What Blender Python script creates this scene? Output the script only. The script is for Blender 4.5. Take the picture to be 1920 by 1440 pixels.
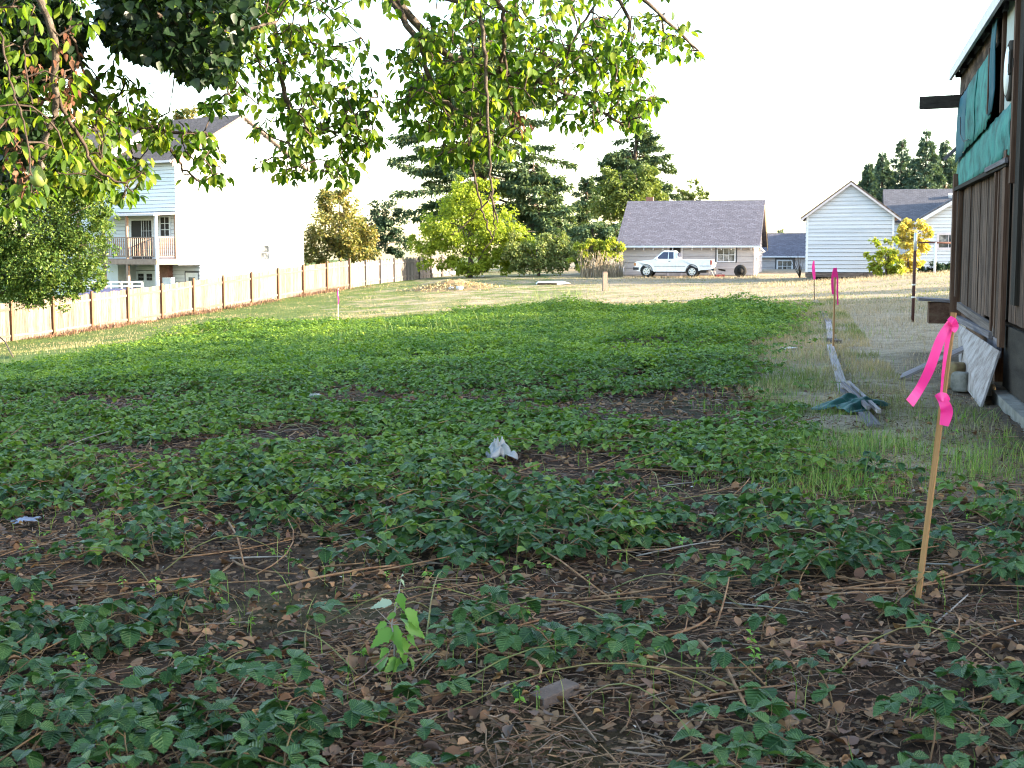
import bpy, math, random
import numpy as np
from mathutils import Vector, Matrix

random.seed(7)
rng = np.random.default_rng(11)
for o in list(bpy.data.objects):
    bpy.data.objects.remove(o, do_unlink=True)
scene = bpy.context.scene
COL = scene.collection
R = math.radians

# ------------------------------------------------------------------ camera
F = 2500.0            # focal length in pixels of a 1920 px wide frame
ZC = 1.5              # eye height
HOR = 472.0           # image row of the horizon
PITCH = math.atan((720 - HOR) / F)
cam_d = bpy.data.cameras.new('camera')
cam = bpy.data.objects.new('camera', cam_d)
COL.objects.link(cam)
cam_d.sensor_width = 36.0
cam_d.lens = F / 1920 * 36.0
cam_d.clip_start = 0.05
cam_d.clip_end = 3000
cam.location = (0, 0, ZC)
cam.rotation_euler = (math.pi / 2 - PITCH, 0, 0)
cam_d.dof.use_dof = True
cam_d.dof.focus_distance = 11.0
cam_d.dof.aperture_fstop = 11.0
scene.camera = cam

# ------------------------------------------------------------------ light
SUN_EL, SUN_AZ = 13.0, -9.0            # azimuth counted from +X towards +Y
w = bpy.data.worlds.new('World')
scene.world = w
w.use_nodes = True
nt = w.node_tree
bg = nt.nodes['Background']
sky = nt.nodes.new('ShaderNodeTexSky')
sky.sky_type = 'NISHITA'
sky.sun_disc = False
sky.sun_elevation = R(SUN_EL)
sky.sun_rotation = R(90 - SUN_AZ)
sky.air_density = 1.0
sky.dust_density = 1.3
sky.ozone_density = 0.7
nt.links.new(sky.outputs[0], bg.inputs[0])
bg.inputs[1].default_value = 0.15
sun_d = bpy.data.lights.new('sun', 'SUN')
sun_d.energy = 4.5
sun_d.angle = R(0.6)
sun_d.color = (1.0, 0.83, 0.62)
sun = bpy.data.objects.new('sun', sun_d)
COL.objects.link(sun)
sdir = Vector((math.cos(R(SUN_EL)) * math.cos(R(SUN_AZ)), math.cos(R(SUN_EL)) * math.sin(R(SUN_AZ)), math.sin(R(SUN_EL))))
sun.rotation_euler = (-sdir).to_track_quat('-Z', 'Y').to_euler()
sun.location = (60, -10, 30)
vs = scene.view_settings
vs.view_transform = 'Standard'
vs.look = 'None'
vs.exposure = 2.92
vs.gamma = 1.0
scene.cycles.use_denoising = True
scene.cycles.filter_width = 1.1
scene.cycles.max_bounces = 6
scene.cycles.transparent_max_bounces = 6
scene.cycles.sample_clamp_indirect = 6.0

# ------------------------------------------------------------------ picture geometry -> world
def ray(x, y):
    cx, cy = (x - 960) / F, (720 - y) / F
    c, s = math.cos(PITCH), math.sin(PITCH)
    d = Vector((cx, c + cy * s, -s + cy * c))
    return d / d.y

def at(x, y, Y):
    d = ray(x, y)
    return Vector((d.x * Y, Y, ZC + d.z * Y))

# ------------------------------------------------------------------ terrain
def _cp(x, y, Y):
    p = at(x, y, Y)
    return (p.x, p.y, p.z)
CP = [(0, 0, 0), (-4, 2, -.03), (4, 2, .02), (0, 6, 0), (-6, 12, -.22), (0, 12, -.02), (5, 13, .02), (8, 19, .08),
      (0, -18, 0), (-20, 0, -1.0), (20, 0, .3), (0, 22, -.08), (-9, 24, -.6),
      _cp(300, 635, 36), _cp(20, 640, 52), _cp(333, 592, 61), _cp(655, 540, 73), _cp(20, 662, 45), _cp(634, 600, 46),
      _cp(1000, 578, 42), _cp(1133, 545, 62), _cp(1035, 531, 71), _cp(1168, 519, 78), _cp(1412, 519, 76.5),
      _cp(825, 541, 68), _cp(1590, 525, 68), _cp(1750, 512, 64), _cp(1700, 560, 38), _cp(1711, 602, 27),
      _cp(1526, 565, 40), _cp(1562, 655, 20.5), _cp(825, 517, 95), _cp(1300, 560, 52),
      (0, 130, -.1), (-60, 130, -1.2), (60, 130, .5), (-60, 60, -3.4), (-45, 20, -2.4), (45, 20, .8), (45, 60, 1.0), (-30, 80, -2.2)]
_P = np.array(CP, float)

def _tps(r2):
    return np.where(r2 > 1e-9, r2 * np.log(np.maximum(r2, 1e-9)), 0.0)
_n = len(_P)
_A = np.zeros((_n + 3, _n + 3))
_d2 = ((_P[:, None, :2] - _P[None, :, :2]) ** 2).sum(-1) / 400.0
_A[:_n, :_n] = _tps(_d2) + np.eye(_n) * 0.01
_A[:_n, _n] = 1
_A[:_n, _n + 1:] = _P[:, :2] / 20
_A[_n:, :_n] = _A[:_n, _n:].T
_W = np.linalg.solve(_A, np.concatenate([_P[:, 2], np.zeros(3)]))

def gz(X, Y):
    X = np.clip(np.asarray(X, float), -62, 62)
    Y = np.clip(np.asarray(Y, float), -20, 132)
    sh = np.broadcast(X, Y).shape
    x = np.broadcast_to(X, sh).ravel()
    y = np.broadcast_to(Y, sh).ravel()
    out = np.empty(len(x))
    for i in range(0, len(x), 20000):
        a, b = x[i:i + 20000], y[i:i + 20000]
        d2 = ((a[:, None] - _P[None, :, 0]) ** 2 + (b[:, None] - _P[None, :, 1]) ** 2) / 400.0
        out[i:i + 20000] = _tps(d2) @ _W[:_n] + _W[_n] + _W[_n + 1] * a / 20 + _W[_n + 2] * b / 20
    # small lumps of real ground
    out = out + 0.02 * np.sin(x * 1.7 + 1.3 * np.sin(y * .9)) * np.sin(y * 1.3 + .8 * np.sin(x * 1.1)) + 0.008 * np.sin(x * 6.1 + y * 2.3) * np.sin(y * 5.3 - x * 1.9)
    out = out.reshape(sh)
    return float(out) if sh == () else out

def gp(x, y):
    """ground point seen at picture pixel (x, y)"""
    d = ray(x, y)
    lo, hi = 2.0, 150.0
    Y = lo
    prev = lo
    while Y < hi:
        if ZC + d.z * Y < gz(d.x * Y, Y):
            break
        prev = Y
        Y *= 1.03
    a, b = prev, Y
    for _ in range(30):
        m = (a + b) / 2
        if ZC + d.z * m < gz(d.x * m, m):
            b = m
        else:
            a = m
    return Vector((d.x * b, b, gz(d.x * b, b)))

def vnoise(x, y, sc, seed=0):
    """value noise, vectorised"""
    x = np.asarray(x, float) / sc + seed * 17.31
    y = np.asarray(y, float) / sc + seed * 9.73
    xi, yi = np.floor(x).astype(np.int64), np.floor(y).astype(np.int64)
    fx, fy = x - xi, y - yi
    fx, fy = fx * fx * (3 - 2 * fx), fy * fy * (3 - 2 * fy)
    def h(a, b):
        n = (a * 374761393 + b * 668265263 + seed * 1442695) & 0x7fffffff
        n = ((n ^ (n >> 13)) * 1274126177) & 0x7fffffff
        return ((n ^ (n >> 16)) & 0xffff) / 65535.0
    return (h(xi, yi) * (1 - fx) + h(xi + 1, yi) * fx) * (1 - fy) + (h(xi, yi + 1) * (1 - fx) + h(xi + 1, yi + 1) * fx) * fy

# ------------------------------------------------------------------ materials
MATS = {}
def _mat(name):
    m = bpy.data.materials.new(name)
    m.use_nodes = True
    MATS[name] = m
    t = m.node_tree
    return m, t, t.nodes['Principled BSDF']

def ramp(t, fac, cols, pos=None, interp='LINEAR'):
    r = t.nodes.new('ShaderNodeValToRGB')
    r.color_ramp.interpolation = interp
    els = r.color_ramp.elements
    n = len(cols)
    pos = pos or [i / max(n - 1, 1) for i in range(n)]
    while len(els) < n:
        els.new(0.5)
    for e, p, c in zip(els, pos, cols):
        e.position = p
        e.color = (*c[:3], 1)
    t.links.new(fac, r.inputs[0])
    return r.outputs[0]

def math_node(t, op, a, b=None):
    n = t.nodes.new('ShaderNodeMath')
    n.operation = op
    for i, v in enumerate((a, b)):
        if v is None:
            continue
        if isinstance(v, (int, float)):
            n.inputs[i].default_value = v
        else:
            t.links.new(v, n.inputs[i])
    return n.outputs[0]

def noise(t, vec, scale, detail=4, rough=.6):
    n = t.nodes.new('ShaderNodeTexNoise')
    n.inputs['Scale'].default_value = scale
    n.inputs['Detail'].default_value = detail
    n.inputs['Roughness'].default_value = rough
    if vec is not None:
        t.links.new(vec, n.inputs['Vector'])
    return n.outputs[0]

def mapped(t, coord='Object', scale=(1, 1, 1), rand=True):
    if coord == 'Position':
        g = t.nodes.new('ShaderNodeNewGeometry')
        v = g.outputs['Position']
    else:
        tc = t.nodes.new('ShaderNodeTexCoord')
        v = tc.outputs[coord]
    mp = t.nodes.new('ShaderNodeMapping')
    mp.inputs['Scale'].default_value = scale
    t.links.new(v, mp.inputs['Vector'])
    if rand:
        oi = t.nodes.new('ShaderNodeObjectInfo')
        t.links.new(math_node(t, 'MULTIPLY', oi.outputs['Random'], 37.0), mp.inputs['Location'])
    return mp.outputs[0]

def surf(name, cols, scale=4, rough=.8, bump=0.0, bscale=None, stretch=(1, 1, 1), coord='Object', rand=0.0, spec=.3, metal=0.0, pos=None, detail=5):
    """noise-mottled opaque surface; rand = value change from piece to piece"""
    m, t, b = _mat(name)
    v = mapped(t, coord, stretch, rand=(coord != 'Position'))
    f = noise(t, v, scale, detail, .65)
    c = ramp(t, f, cols, pos or [0.3 + 0.4 * i / max(len(cols) - 1, 1) for i in range(len(cols))])
    if rand:
        oi = t.nodes.new('ShaderNodeObjectInfo')
        h = t.nodes.new('ShaderNodeHueSaturation')
        t.links.new(math_node(t, 'ADD', math_node(t, 'MULTIPLY', oi.outputs['Random'], 2 * rand), 1 - rand), h.inputs['Value'])
        t.links.new(c, h.inputs['Color'])
        c = h.outputs[0]
    t.links.new(c, b.inputs['Base Color'])
    b.inputs['Roughness'].default_value = rough
    b.inputs['Specular IOR Level'].default_value = spec
    b.inputs['Metallic'].default_value = metal
    if bump:
        bn = t.nodes.new('ShaderNodeBump')
        bn.inputs['Strength'].default_value = bump
        bn.inputs['Distance'].default_value = 0.02
        t.links.new(noise(t, v, bscale or scale * 4, 6, .7), bn.inputs['Height'])
        t.links.new(bn.outputs[0], b.inputs['Normal'])
    return m

def leafmat(name, cols, trans=.35, rough=.5, spec=.35, tcol=None, pscale=None, pcols=None, vein=False):
    """leaf: colour changes from leaf to leaf, part of the light passes through"""
    m, t, b = _mat(name)
    g = t.nodes.new('ShaderNodeNewGeometry')
    oi = t.nodes.new('ShaderNodeObjectInfo')
    f = math_node(t, 'FRACT', math_node(t, 'ADD', g.outputs['Random Per Island'], oi.outputs['Random']))
    c = ramp(t, f, cols)
    if pcols:
        c2 = ramp(t, f, pcols)
        mx = t.nodes.new('ShaderNodeMix')
        mx.data_type = 'RGBA'
        nf = noise(t, g.outputs['Position'], pscale, 3, .5)
        t.links.new(ramp(t, nf, [(0, 0, 0), (1, 1, 1)], [.42, .58]), mx.inputs[0])
        t.links.new(c, mx.inputs[6])
        t.links.new(c2, mx.inputs[7])
        c = mx.outputs[2]
    if vein:
        # pleated side veins and a paler midrib, from the leaf's own coordinates
        av = t.nodes.new('ShaderNodeAttribute')
        av.attribute_name = 'leafuv'
        sp = t.nodes.new('ShaderNodeSeparateXYZ')
        t.links.new(av.outputs['Vector'], sp.inputs[0])
        ax = math_node(t, 'ABSOLUTE', sp.outputs[0])
        ph = math_node(t, 'MULTIPLY', math_node(t, 'SUBTRACT', sp.outputs[1], math_node(t, 'MULTIPLY', ax, .8)), 2 * math.pi * 7)
        wv = math_node(t, 'SINE', ph)
        bn = t.nodes.new('ShaderNodeBump')
        bn.inputs['Strength'].default_value = .55
        bn.inputs['Distance'].default_value = .004
        t.links.new(wv, bn.inputs['Height'])
        t.links.new(bn.outputs[0], b.inputs['Normal'])
        mr = t.nodes.new('ShaderNodeMix')
        mr.data_type = 'RGBA'
        mr.blend_type = 'MIX'
        t.links.new(math_node(t, 'MULTIPLY', math_node(t, 'LESS_THAN', ax, .022), .45), mr.inputs[0])
        t.links.new(c, mr.inputs[6])
        mr.inputs[7].default_value = (.14, .24, .09, 1)
        c = mr.outputs[2]
    t.links.new(c, b.inputs['Base Color'])
    b.inputs['Roughness'].default_value = rough
    b.inputs['Specular IOR Level'].default_value = spec
    if trans:
        tr = t.nodes.new('ShaderNodeBsdfTranslucent')
        h = t.nodes.new('ShaderNodeMix')
        h.data_type = 'RGBA'
        h.blend_type = 'MULTIPLY'
        h.inputs[0].default_value = 1.0
        t.links.new(c, h.inputs[6])
        h.inputs[7].default_value = (*(tcol or (1.5, 1.5, .6)), 1)
        t.links.new(h.outputs[2], tr.inputs[0])
        mx = t.nodes.new('ShaderNodeMixShader')
        mx.inputs[0].default_value = trans
        t.links.new(b.outputs[0], mx.inputs[1])
        t.links.new(tr.outputs[0], mx.inputs[2])
        t.links.new(mx.outputs[0], t.nodes['Material Output'].inputs[0])
    return m

def plain(name, col, rough=.5, spec=.5, metal=0.0, coat=0.0):
    m, t, b = _mat(name)
    v = mapped(t, 'Object', (1, 1, 1))
    f = noise(t, v, 6, 4, .6)
    t.links.new(ramp(t, f, [tuple(x * .88 for x in col), tuple(min(x * 1.08, .95) for x in col)], [.3, .7]), b.inputs['Base Color'])
    b.inputs['Roughness'].default_value = rough
    b.inputs['Specular IOR Level'].default_value = spec
    b.inputs['Metallic'].default_value = metal
    b.inputs['Coat Weight'].default_value = coat
    return m

# ------------------------------------------------------------------ object helpers
PM = {}
def link(o, m=None):
    COL.objects.link(o)
    return o

def tag(o, label=None, cat=None, group=None, kind=None):
    if label: o['label'] = label
    if cat: o['category'] = cat
    if group: o['group'] = group
    if kind: o['kind'] = kind
    return o

def thing(name, label, cat, loc=(0, 0, 0), rz=0.0, group=None):
    o = bpy.data.objects.new(name, None)
    o.empty_display_size = .2
    o.location = loc
    o.rotation_euler = (0, 0, rz)
    link(o)
    PM[o] = Matrix.Translation(Vector(loc)) @ Matrix.Rotation(rz, 4, 'Z')
    return tag(o, label, cat, group)

def mesh(name, V, Fc, mat=None, smooth=False, uv=None):
    me = bpy.data.meshes.new(name)
    V = np.asarray(V, np.float32).reshape(-1, 3)
    if isinstance(Fc, np.ndarray):
        k = Fc.shape[1]
        n = len(Fc)
        me.vertices.add(len(V))
        me.vertices.foreach_set('co', V.ravel())
        me.loops.add(n * k)
        me.loops.foreach_set('vertex_index', Fc.astype(np.int32).ravel())
        me.polygons.add(n)
        me.polygons.foreach_set('loop_start', np.arange(0, n * k, k, dtype=np.int32))
        me.update(calc_edges=True)
    else:
        me.from_pydata([tuple(map(float, v)) for v in V], [], Fc)
        me.update()
    if uv is not None:
        at_ = me.attributes.new('leafuv', 'FLOAT_VECTOR', 'POINT')
        at_.data.foreach_set('vector', np.asarray(uv, np.float32).ravel())
    if smooth:
        me.polygons.foreach_set('use_smooth', np.ones(len(me.polygons), bool))
    if mat:
        me.materials.append(MATS[mat] if isinstance(mat, str) else mat)
    return me

def obj(name, me, parent=None, loc=(0, 0, 0), rot=(0, 0, 0), scale=(1, 1, 1)):
    """parent given: loc and rot are in the parent's own frame"""
    o = bpy.data.objects.new(name, me)
    link(o)
    o.location = loc
    o.rotation_euler = rot
    o.scale = scale
    if parent is not None:
        o.parent = parent
    return o

def wobj(name, me, parent, M):
    """M is a world matrix"""
    o = bpy.data.objects.new(name, me)
    link(o)
    if parent is not None:
        o.parent = parent
        o.matrix_local = PM[parent].inverted() @ M
    else:
        o.matrix_local = M
    return o

class MB:
    """collects shapes into one mesh"""
    def __init__(s):
        s.v, s.f = [], []
    def add(s, v, f):
        k = len(s.v)
        s.v += [tuple(p) for p in v]
        s.f += [tuple(i + k for i in q) for q in f]
        return s
    def box(s, x0, x1, y0, y1, z0, z1):
        v = [(x, y, z) for z in (z0, z1) for y in (y0, y1) for x in (x0, x1)]
        return s.add(v, [(0, 2, 3, 1), (4, 5, 7, 6), (0, 1, 5, 4), (2, 6, 7, 3), (0, 4, 6, 2), (1, 3, 7, 5)])
    def prism(s, poly, axis, a, b):
        """polygon (2-D) extruded along axis from a to b; poly in the two other axes in order"""
        n = len(poly)
        def P(p, h):
            if axis == 'x': return (h, p[0], p[1])
            if axis == 'y': return (p[0], h, p[1])
            return (p[0], p[1], h)
        v = [P(p, a) for p in poly] + [P(p, b) for p in poly]
        f = [tuple(range(n)), tuple(range(2 * n - 1, n - 1, -1))]
        f += [(i, i + n, (i + 1) % n + n, (i + 1) % n) for i in range(n)]
        return s.add(v, f)
    def tube(s, pts, rad, n=6):
        pts = [Vector(p) for p in pts]
        rads = rad if isinstance(rad, (list, tuple)) else [rad] * len(pts)
        ring = []
        k = len(s.v)
        up = Vector((0, 0, 1))
        for i, p in enumerate(pts):
            d = (pts[min(i + 1, len(pts) - 1)] - pts[max(i - 1, 0)])
            d = d.normalized() if d.length > 1e-9 else Vector((0, 0, 1))
            a = d.cross(up if abs(d.z) < .9 else Vector((1, 0, 0))).normalized()
            b = d.cross(a)
            for j in range(n):
                t = 2 * math.pi * j / n
                s.v.append(tuple(p + (a * math.cos(t) + b * math.sin(t)) * rads[i]))
        m = len(pts)
        for i in range(m - 1):
            for j in range(n):
                s.f.append((k + i * n + j, k + i * n + (j + 1) % n, k + (i + 1) * n + (j + 1) % n, k + (i + 1) * n + j))
        s.f.append(tuple(k + j for j in range(n - 1, -1, -1)))
        s.f.append(tuple(k + (m - 1) * n + j for j in range(n)))
        return s
    def lathe(s, prof, n=16, axis='z', c=(0, 0, 0), cap=True):
        k = len(s.v)
        for r, h in prof:
            for j in range(n):
                t = 2 * math.pi * j / n
                a, b = r * math.cos(t), r * math.sin(t)
                p = (a, b, h) if axis == 'z' else ((a, h, b) if axis == 'y' else (h, a, b))
                s.v.append((p[0] + c[0], p[1] + c[1], p[2] + c[2]))
        m = len(prof)
        for i in range(m - 1):
            for j in range(n):
                s.f.append((k + i * n + j, k + i * n + (j + 1) % n, k + (i + 1) * n + (j + 1) % n, k + (i + 1) * n + j))
        if cap and prof[0][0] > 1e-6: s.f.append(tuple(k + j for j in range(n - 1, -1, -1)))
        if cap and prof[-1][0] > 1e-6: s.f.append(tuple(k + (m - 1) * n + j for j in range(n)))
        return s
    def build(s, name, mat, parent=None, smooth=False, loc=(0, 0, 0), rot=(0, 0, 0)):
        return obj(name, mesh(name, np.array(s.v), s.f, mat, smooth), parent, loc, rot)

_unit = {}
def unit(mat, kind='cube'):
    """shared meshes for boards and pieces, one for each material"""
    if (mat, kind) not in _unit:
        m = MB()
        if kind == 'cube':
            m.box(-.5, .5, -.5, .5, -.5, .5)
        elif kind == 'lap':       # clapboard: x length, y depth (outside is -y), z height; thicker at the foot
            m.prism([(-.5, -.5), (.5, -.5), (.5, .5), (.25, .5)], 'x', -.5, .5)
        _unit[(mat, kind)] = mesh(kind + '_' + mat, np.array(m.v), m.f, mat)
    return _unit[(mat, kind)]

def piece(name, mat, parent, c, size, rot=(0, 0, 0), kind='cube'):
    return obj(name, unit(mat, kind), parent, c, rot, size)

# ------------------------------------------------------------------ scatter helpers (numpy)
def rots(yaw, pitch, roll):
    """leaf frame: +Y along the leaf, +Z its upper side; yaw = heading of the tip, pitch > 0 lifts the tip"""
    a = yaw - math.pi / 2
    ca, sa = np.cos(a), np.sin(a)
    cp, sp = np.cos(pitch), np.sin(pitch)
    cr, sr = np.cos(roll), np.sin(roll)
    z, o = np.zeros_like(ca), np.ones_like(ca)
    def M(r):
        return np.stack([np.stack(q, -1) for q in r], -2)
    Rz = M([[ca, -sa, z], [sa, ca, z], [z, z, o]])
    Rx = M([[o, z, z], [z, cp, -sp], [z, sp, cp]])
    Ry = M([[cr, z, sr], [z, o, z], [-sr, z, cr]])
    return Rz @ Rx @ Ry

def scatter(T, Fa, P, Rm, S):
    """copies of template (verts T, tris Fa) -> verts, faces; S is (m,) or (m,3)"""
    S = np.asarray(S, float)
    if S.ndim == 1:
        S = S[:, None].repeat(3, 1)
    m, n = len(P), len(T)
    V = np.einsum('mij,mnj->mni', Rm, T[None] * S[:, None, :]) + P[:, None, :]
    Fo = Fa[None] + (np.arange(m) * n)[:, None, None]
    return V.reshape(-1, 3), Fo.reshape(-1, 3)

def leaf_template(ts, ws, fold=.25, droop=.25, saw=0.0, curl=0.0):
    V, Fa = [], []
    n = len(ts)
    for i, (t, wd) in enumerate(zip(ts, ws)):
        k = wd * (1 + (saw if i % 2 else -saw)) if 0 < i < n - 1 else wd
        z = -droop * t * t + curl * math.sin(t * 5)
        V += [(-k, t - (.03 if saw and i % 2 == 0 else 0), z + fold * k), (0, t, z), (k, t - (.03 if saw and i % 2 == 0 else 0), z + fold * k)]
    for i in range(n - 1):
        a, b = i * 3, i * 3 + 3
        Fa += [(a, a + 1, b + 1), (a, b + 1, b), (a + 1, a + 2, b + 2), (a + 1, b + 2, b + 1)]
    return np.array(V), np.array(Fa)

LEAF2 = (np.array([(0, 0, 0), (-.34, .5, .09), (0, 1, -.12), (.34, .5, .09)]), np.array([(0, 2, 1), (0, 3, 2)]))
BLADE = (np.array([(-.5, 0, 0), (.5, 0, 0), (-.38, .5, .06), (.38, .5, .06), (0, 1, -.1)]), np.array([(0, 1, 3), (0, 3, 2), (2, 3, 4)]))

def tubes(P, rad, n=3):
    """P (m,k,3) polylines -> one mesh of thin tubes"""
    m, k, _ = P.shape
    D = np.gradient(P, axis=1)
    D /= np.linalg.norm(D, axis=2, keepdims=True) + 1e-9
    up = np.where(np.abs(D[..., 2:3]) > .9, np.array([1., 0, 0]), np.array([0, 0, 1.]))
    A = np.cross(D, up)
    A /= np.linalg.norm(A, axis=2, keepdims=True) + 1e-9
    B = np.cross(D, A)
    th = np.arange(n) * 2 * math.pi / n
    rad = np.broadcast_to(rad, (m, k))
    V = P[:, :, None, :] + rad[:, :, None, None] * (A[:, :, None, :] * np.cos(th)[None, None, :, None] + B[:, :, None, :] * np.sin(th)[None, None, :, None])
    idx = np.arange(m * k * n).reshape(m, k, n)
    a, b = idx[:, :-1], idx[:, 1:]
    a2, b2 = np.roll(a, -1, 2), np.roll(b, -1, 2)
    f = np.concatenate([np.stack([a, a2, b2], -1).reshape(-1, 3), np.stack([a, b2, b], -1).reshape(-1, 3)])
    return V.reshape(-1, 3), f

def join(parts):
    Vs, Fs, k = [], [], 0
    for v, f in parts:
        Vs.append(v)
        Fs.append(f + k)
        k += len(v)
    return np.concatenate(Vs), np.concatenate(Fs)

def U(a, b, n):
    return rng.uniform(a, b, n)

# ================================================================== MATERIALS
def ground_material():
    m, t, b = _mat('ground')
    g = t.nodes.new('ShaderNodeNewGeometry')
    pos = g.outputs['Position']
    at_ = t.nodes.new('ShaderNodeAttribute')
    at_.attribute_name = 'zone'
    sep = t.nodes.new('ShaderNodeSeparateColor')
    t.links.new(at_.outputs['Color'], sep.inputs[0])
    n1 = noise(t, pos, 9, 8, .75)
    n2 = noise(t, pos, .8, 4, .6)
    soil = ramp(t, n1, [(.010, .007, .006), (.028, .018, .013), (.07, .046, .032), (.13, .095, .07)], [.3, .45, .6, .75])
    n3 = noise(t, pos, 3.5, 8, .75)
    dry = ramp(t, n3, [(.14, .108, .075), (.27, .22, .155), (.40, .335, .245)], [.3, .5, .7])
    green = ramp(t, n3, [(.03, .055, .012), (.08, .12, .03), (.17, .19, .06)], [.3, .5, .7])
    def mix(f, a, c):
        x = t.nodes.new('ShaderNodeMix')
        x.data_type = 'RGBA'
        t.links.new(f, x.inputs[0])
        t.links.new(a, x.inputs[6])
        t.links.new(c, x.inputs[7])
        return x.outputs[2]
    gf = ramp(t, math_node(t, 'ADD', math_node(t, 'MULTIPLY', n2, 1.0), math_node(t, 'SUBTRACT', sep.outputs[1], .5)), [(0, 0, 0), (1, 1, 1)], [.38, .62])
    lawn = mix(gf, dry, green)
    c = mix(sep.outputs[0], lawn, soil)
    t.links.new(c, b.inputs['Base Color'])
    b.inputs['Roughness'].default_value = .95
    b.inputs['Specular IOR Level'].default_value = .1
    bn = t.nodes.new('ShaderNodeBump')
    bn.inputs['Strength'].default_value = .9
    bn.inputs['Distance'].default_value = .03
    t.links.new(noise(t, pos, 22, 8, .75), bn.inputs['Height'])
    t.links.new(bn.outputs[0], b.inputs['Normal'])
ground_material()

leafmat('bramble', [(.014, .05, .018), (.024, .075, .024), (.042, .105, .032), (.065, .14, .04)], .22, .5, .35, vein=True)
leafmat('bramble_far_skylit', [(.085, .15, .014), (.14, .225, .022), (.20, .30, .034), (.27, .35, .05)], .32, .55, .25, None, .9, [(.05, .112, .015), (.085, .17, .021), (.125, .22, .03)])  # stronger sky light over the far patch is put into this lighter green
leafmat('bramble_tip', [(.12, .26, .03), (.17, .32, .05)], .35)
leafmat('pear_leaf', [(.03, .075, .012), (.055, .11, .015), (.085, .15, .018), (.13, .19, .024), (.21, .24, .03)], .48, .55, .25, (1.7, 1.8, .5))
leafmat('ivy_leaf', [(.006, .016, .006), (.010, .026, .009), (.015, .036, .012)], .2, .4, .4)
leafmat('dry_leaf', [(.07, .036, .024), (.16, .088, .05), (.27, .165, .095), (.13, .072, .054), (.11, .084, .074), (.33, .19, .08)], .12, .7, .2, (1.1, .9, .6))
leafmat('hanging_dry', [(.09, .04, .025), (.14, .068, .042), (.18, .10, .065)], .2, .8, .1, (1.2, .8, .6))
leafmat('straw', [(.06, .03, .02), (.15, .088, .052), (.26, .172, .105), (.10, .048, .03), (.20, .165, .135), (.08, .055, .045)], 0, .75, .2)
leafmat('crumb', [(.03, .02, .015), (.09, .06, .04), (.17, .11, .07), (.06, .045, .035)], 0, .9, .1)
leafmat('pale_bits', [(.3, .3, .29), (.42, .42, .42), (.25, .24, .22)], 0, .8, .2)
leafmat('dry_grass', [(.22, .175, .12), (.33, .275, .195), (.42, .355, .26), (.26, .225, .155)], .25, .7, .15, (1.2, 1.1, .8))
leafmat('green_grass', [(.06, .13, .025), (.10, .19, .035), (.16, .24, .06), (.24, .27, .10)], .35, .5, .3)
leafmat('lawn_blades', [(.27, .21, .115), (.38, .31, .175), (.47, .39, .24)], .3, .7, .1, (1.2, 1.1, .8), .35, [(.07, .12, .03), (.13, .17, .045), (.2, .22, .08)])
leafmat('sapling_leaf', [(.08, .19, .035), (.115, .24, .045), (.15, .27, .07)], .35, .5, .3)
leafmat('sapling_pale', [(.25, .32, .26), (.22, .30, .22)], .2, .7, .2)
# crowns of the trees
leafmat('crown_lime', [(.15, .21, .02), (.235, .30, .032), (.33, .385, .048)], .4, .5, .3)
leafmat('crown_olive', [(.08, .10, .025), (.15, .16, .04), (.22, .20, .06), (.30, .22, .08)], .3, .55, .3)
leafmat('crown_green', [(.07, .11, .028), (.12, .165, .042), (.18, .22, .06)], .3, .55, .3)
leafmat('crown_left', [(.04, .085, .018), (.07, .13, .025), (.10, .155, .028), (.13, .165, .03)], .3, .5, .3)
leafmat('crown_sage', [(.10, .15, .045), (.16, .21, .07), (.23, .27, .10), (.20, .20, .08)], .35, .55, .3)
leafmat('crown_blue', [(.05, .09, .045), (.09, .14, .07), (.13, .18, .09)], .25, .6, .3)
leafmat('crown_yellow', [(.22, .23, .03), (.34, .31, .04), (.46, .36, .05), (.16, .21, .03)], .35, .55, .3)
leafmat('crown_yellowgreen', [(.16, .24, .025), (.25, .31, .035), (.34, .36, .05), (.22, .22, .05)], .35, .55, .3)
leafmat('crown_gold', [(.40, .34, .07), (.52, .43, .11), (.50, .39, .12), (.34, .34, .06)], .35, .55, .3)
leafmat('crown_dark', [(.018, .042, .022), (.03, .06, .03), (.045, .08, .036)], .1, .6, .3)
leafmat('needles', [(.038, .075, .042), (.062, .11, .055), (.095, .145, .068), (.14, .18, .075)], .15, .6, .25)
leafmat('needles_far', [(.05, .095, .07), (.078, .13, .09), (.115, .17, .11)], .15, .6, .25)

surf('bark', [(.03, .022, .017), (.09, .07, .055), (.16, .14, .12)], 14, .9, .8, 40, spec=.15, coord='Position')
surf('twig', [(.035, .025, .02), (.09, .065, .05)], 30, .85, .4, 90, spec=.2, coord='Position')
surf('cane', [(.07, .035, .02), (.15, .085, .04), (.10, .12, .05)], 20, .6, spec=.3, coord='Position')
surf('dead_cane', [(.10, .05, .028), (.22, .125, .07), (.28, .19, .12)], 18, .8, .3, 80, spec=.2, coord='Position')
surf('pale_stick', [(.16, .14, .125), (.30, .285, .27)], 18, .8, .3, 80, spec=.2, coord='Position')
plain('pear_skin', (.16, .21, .045), .5, .4)
plain('berry_brown', (.22, .11, .05), .6, .3)

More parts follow.
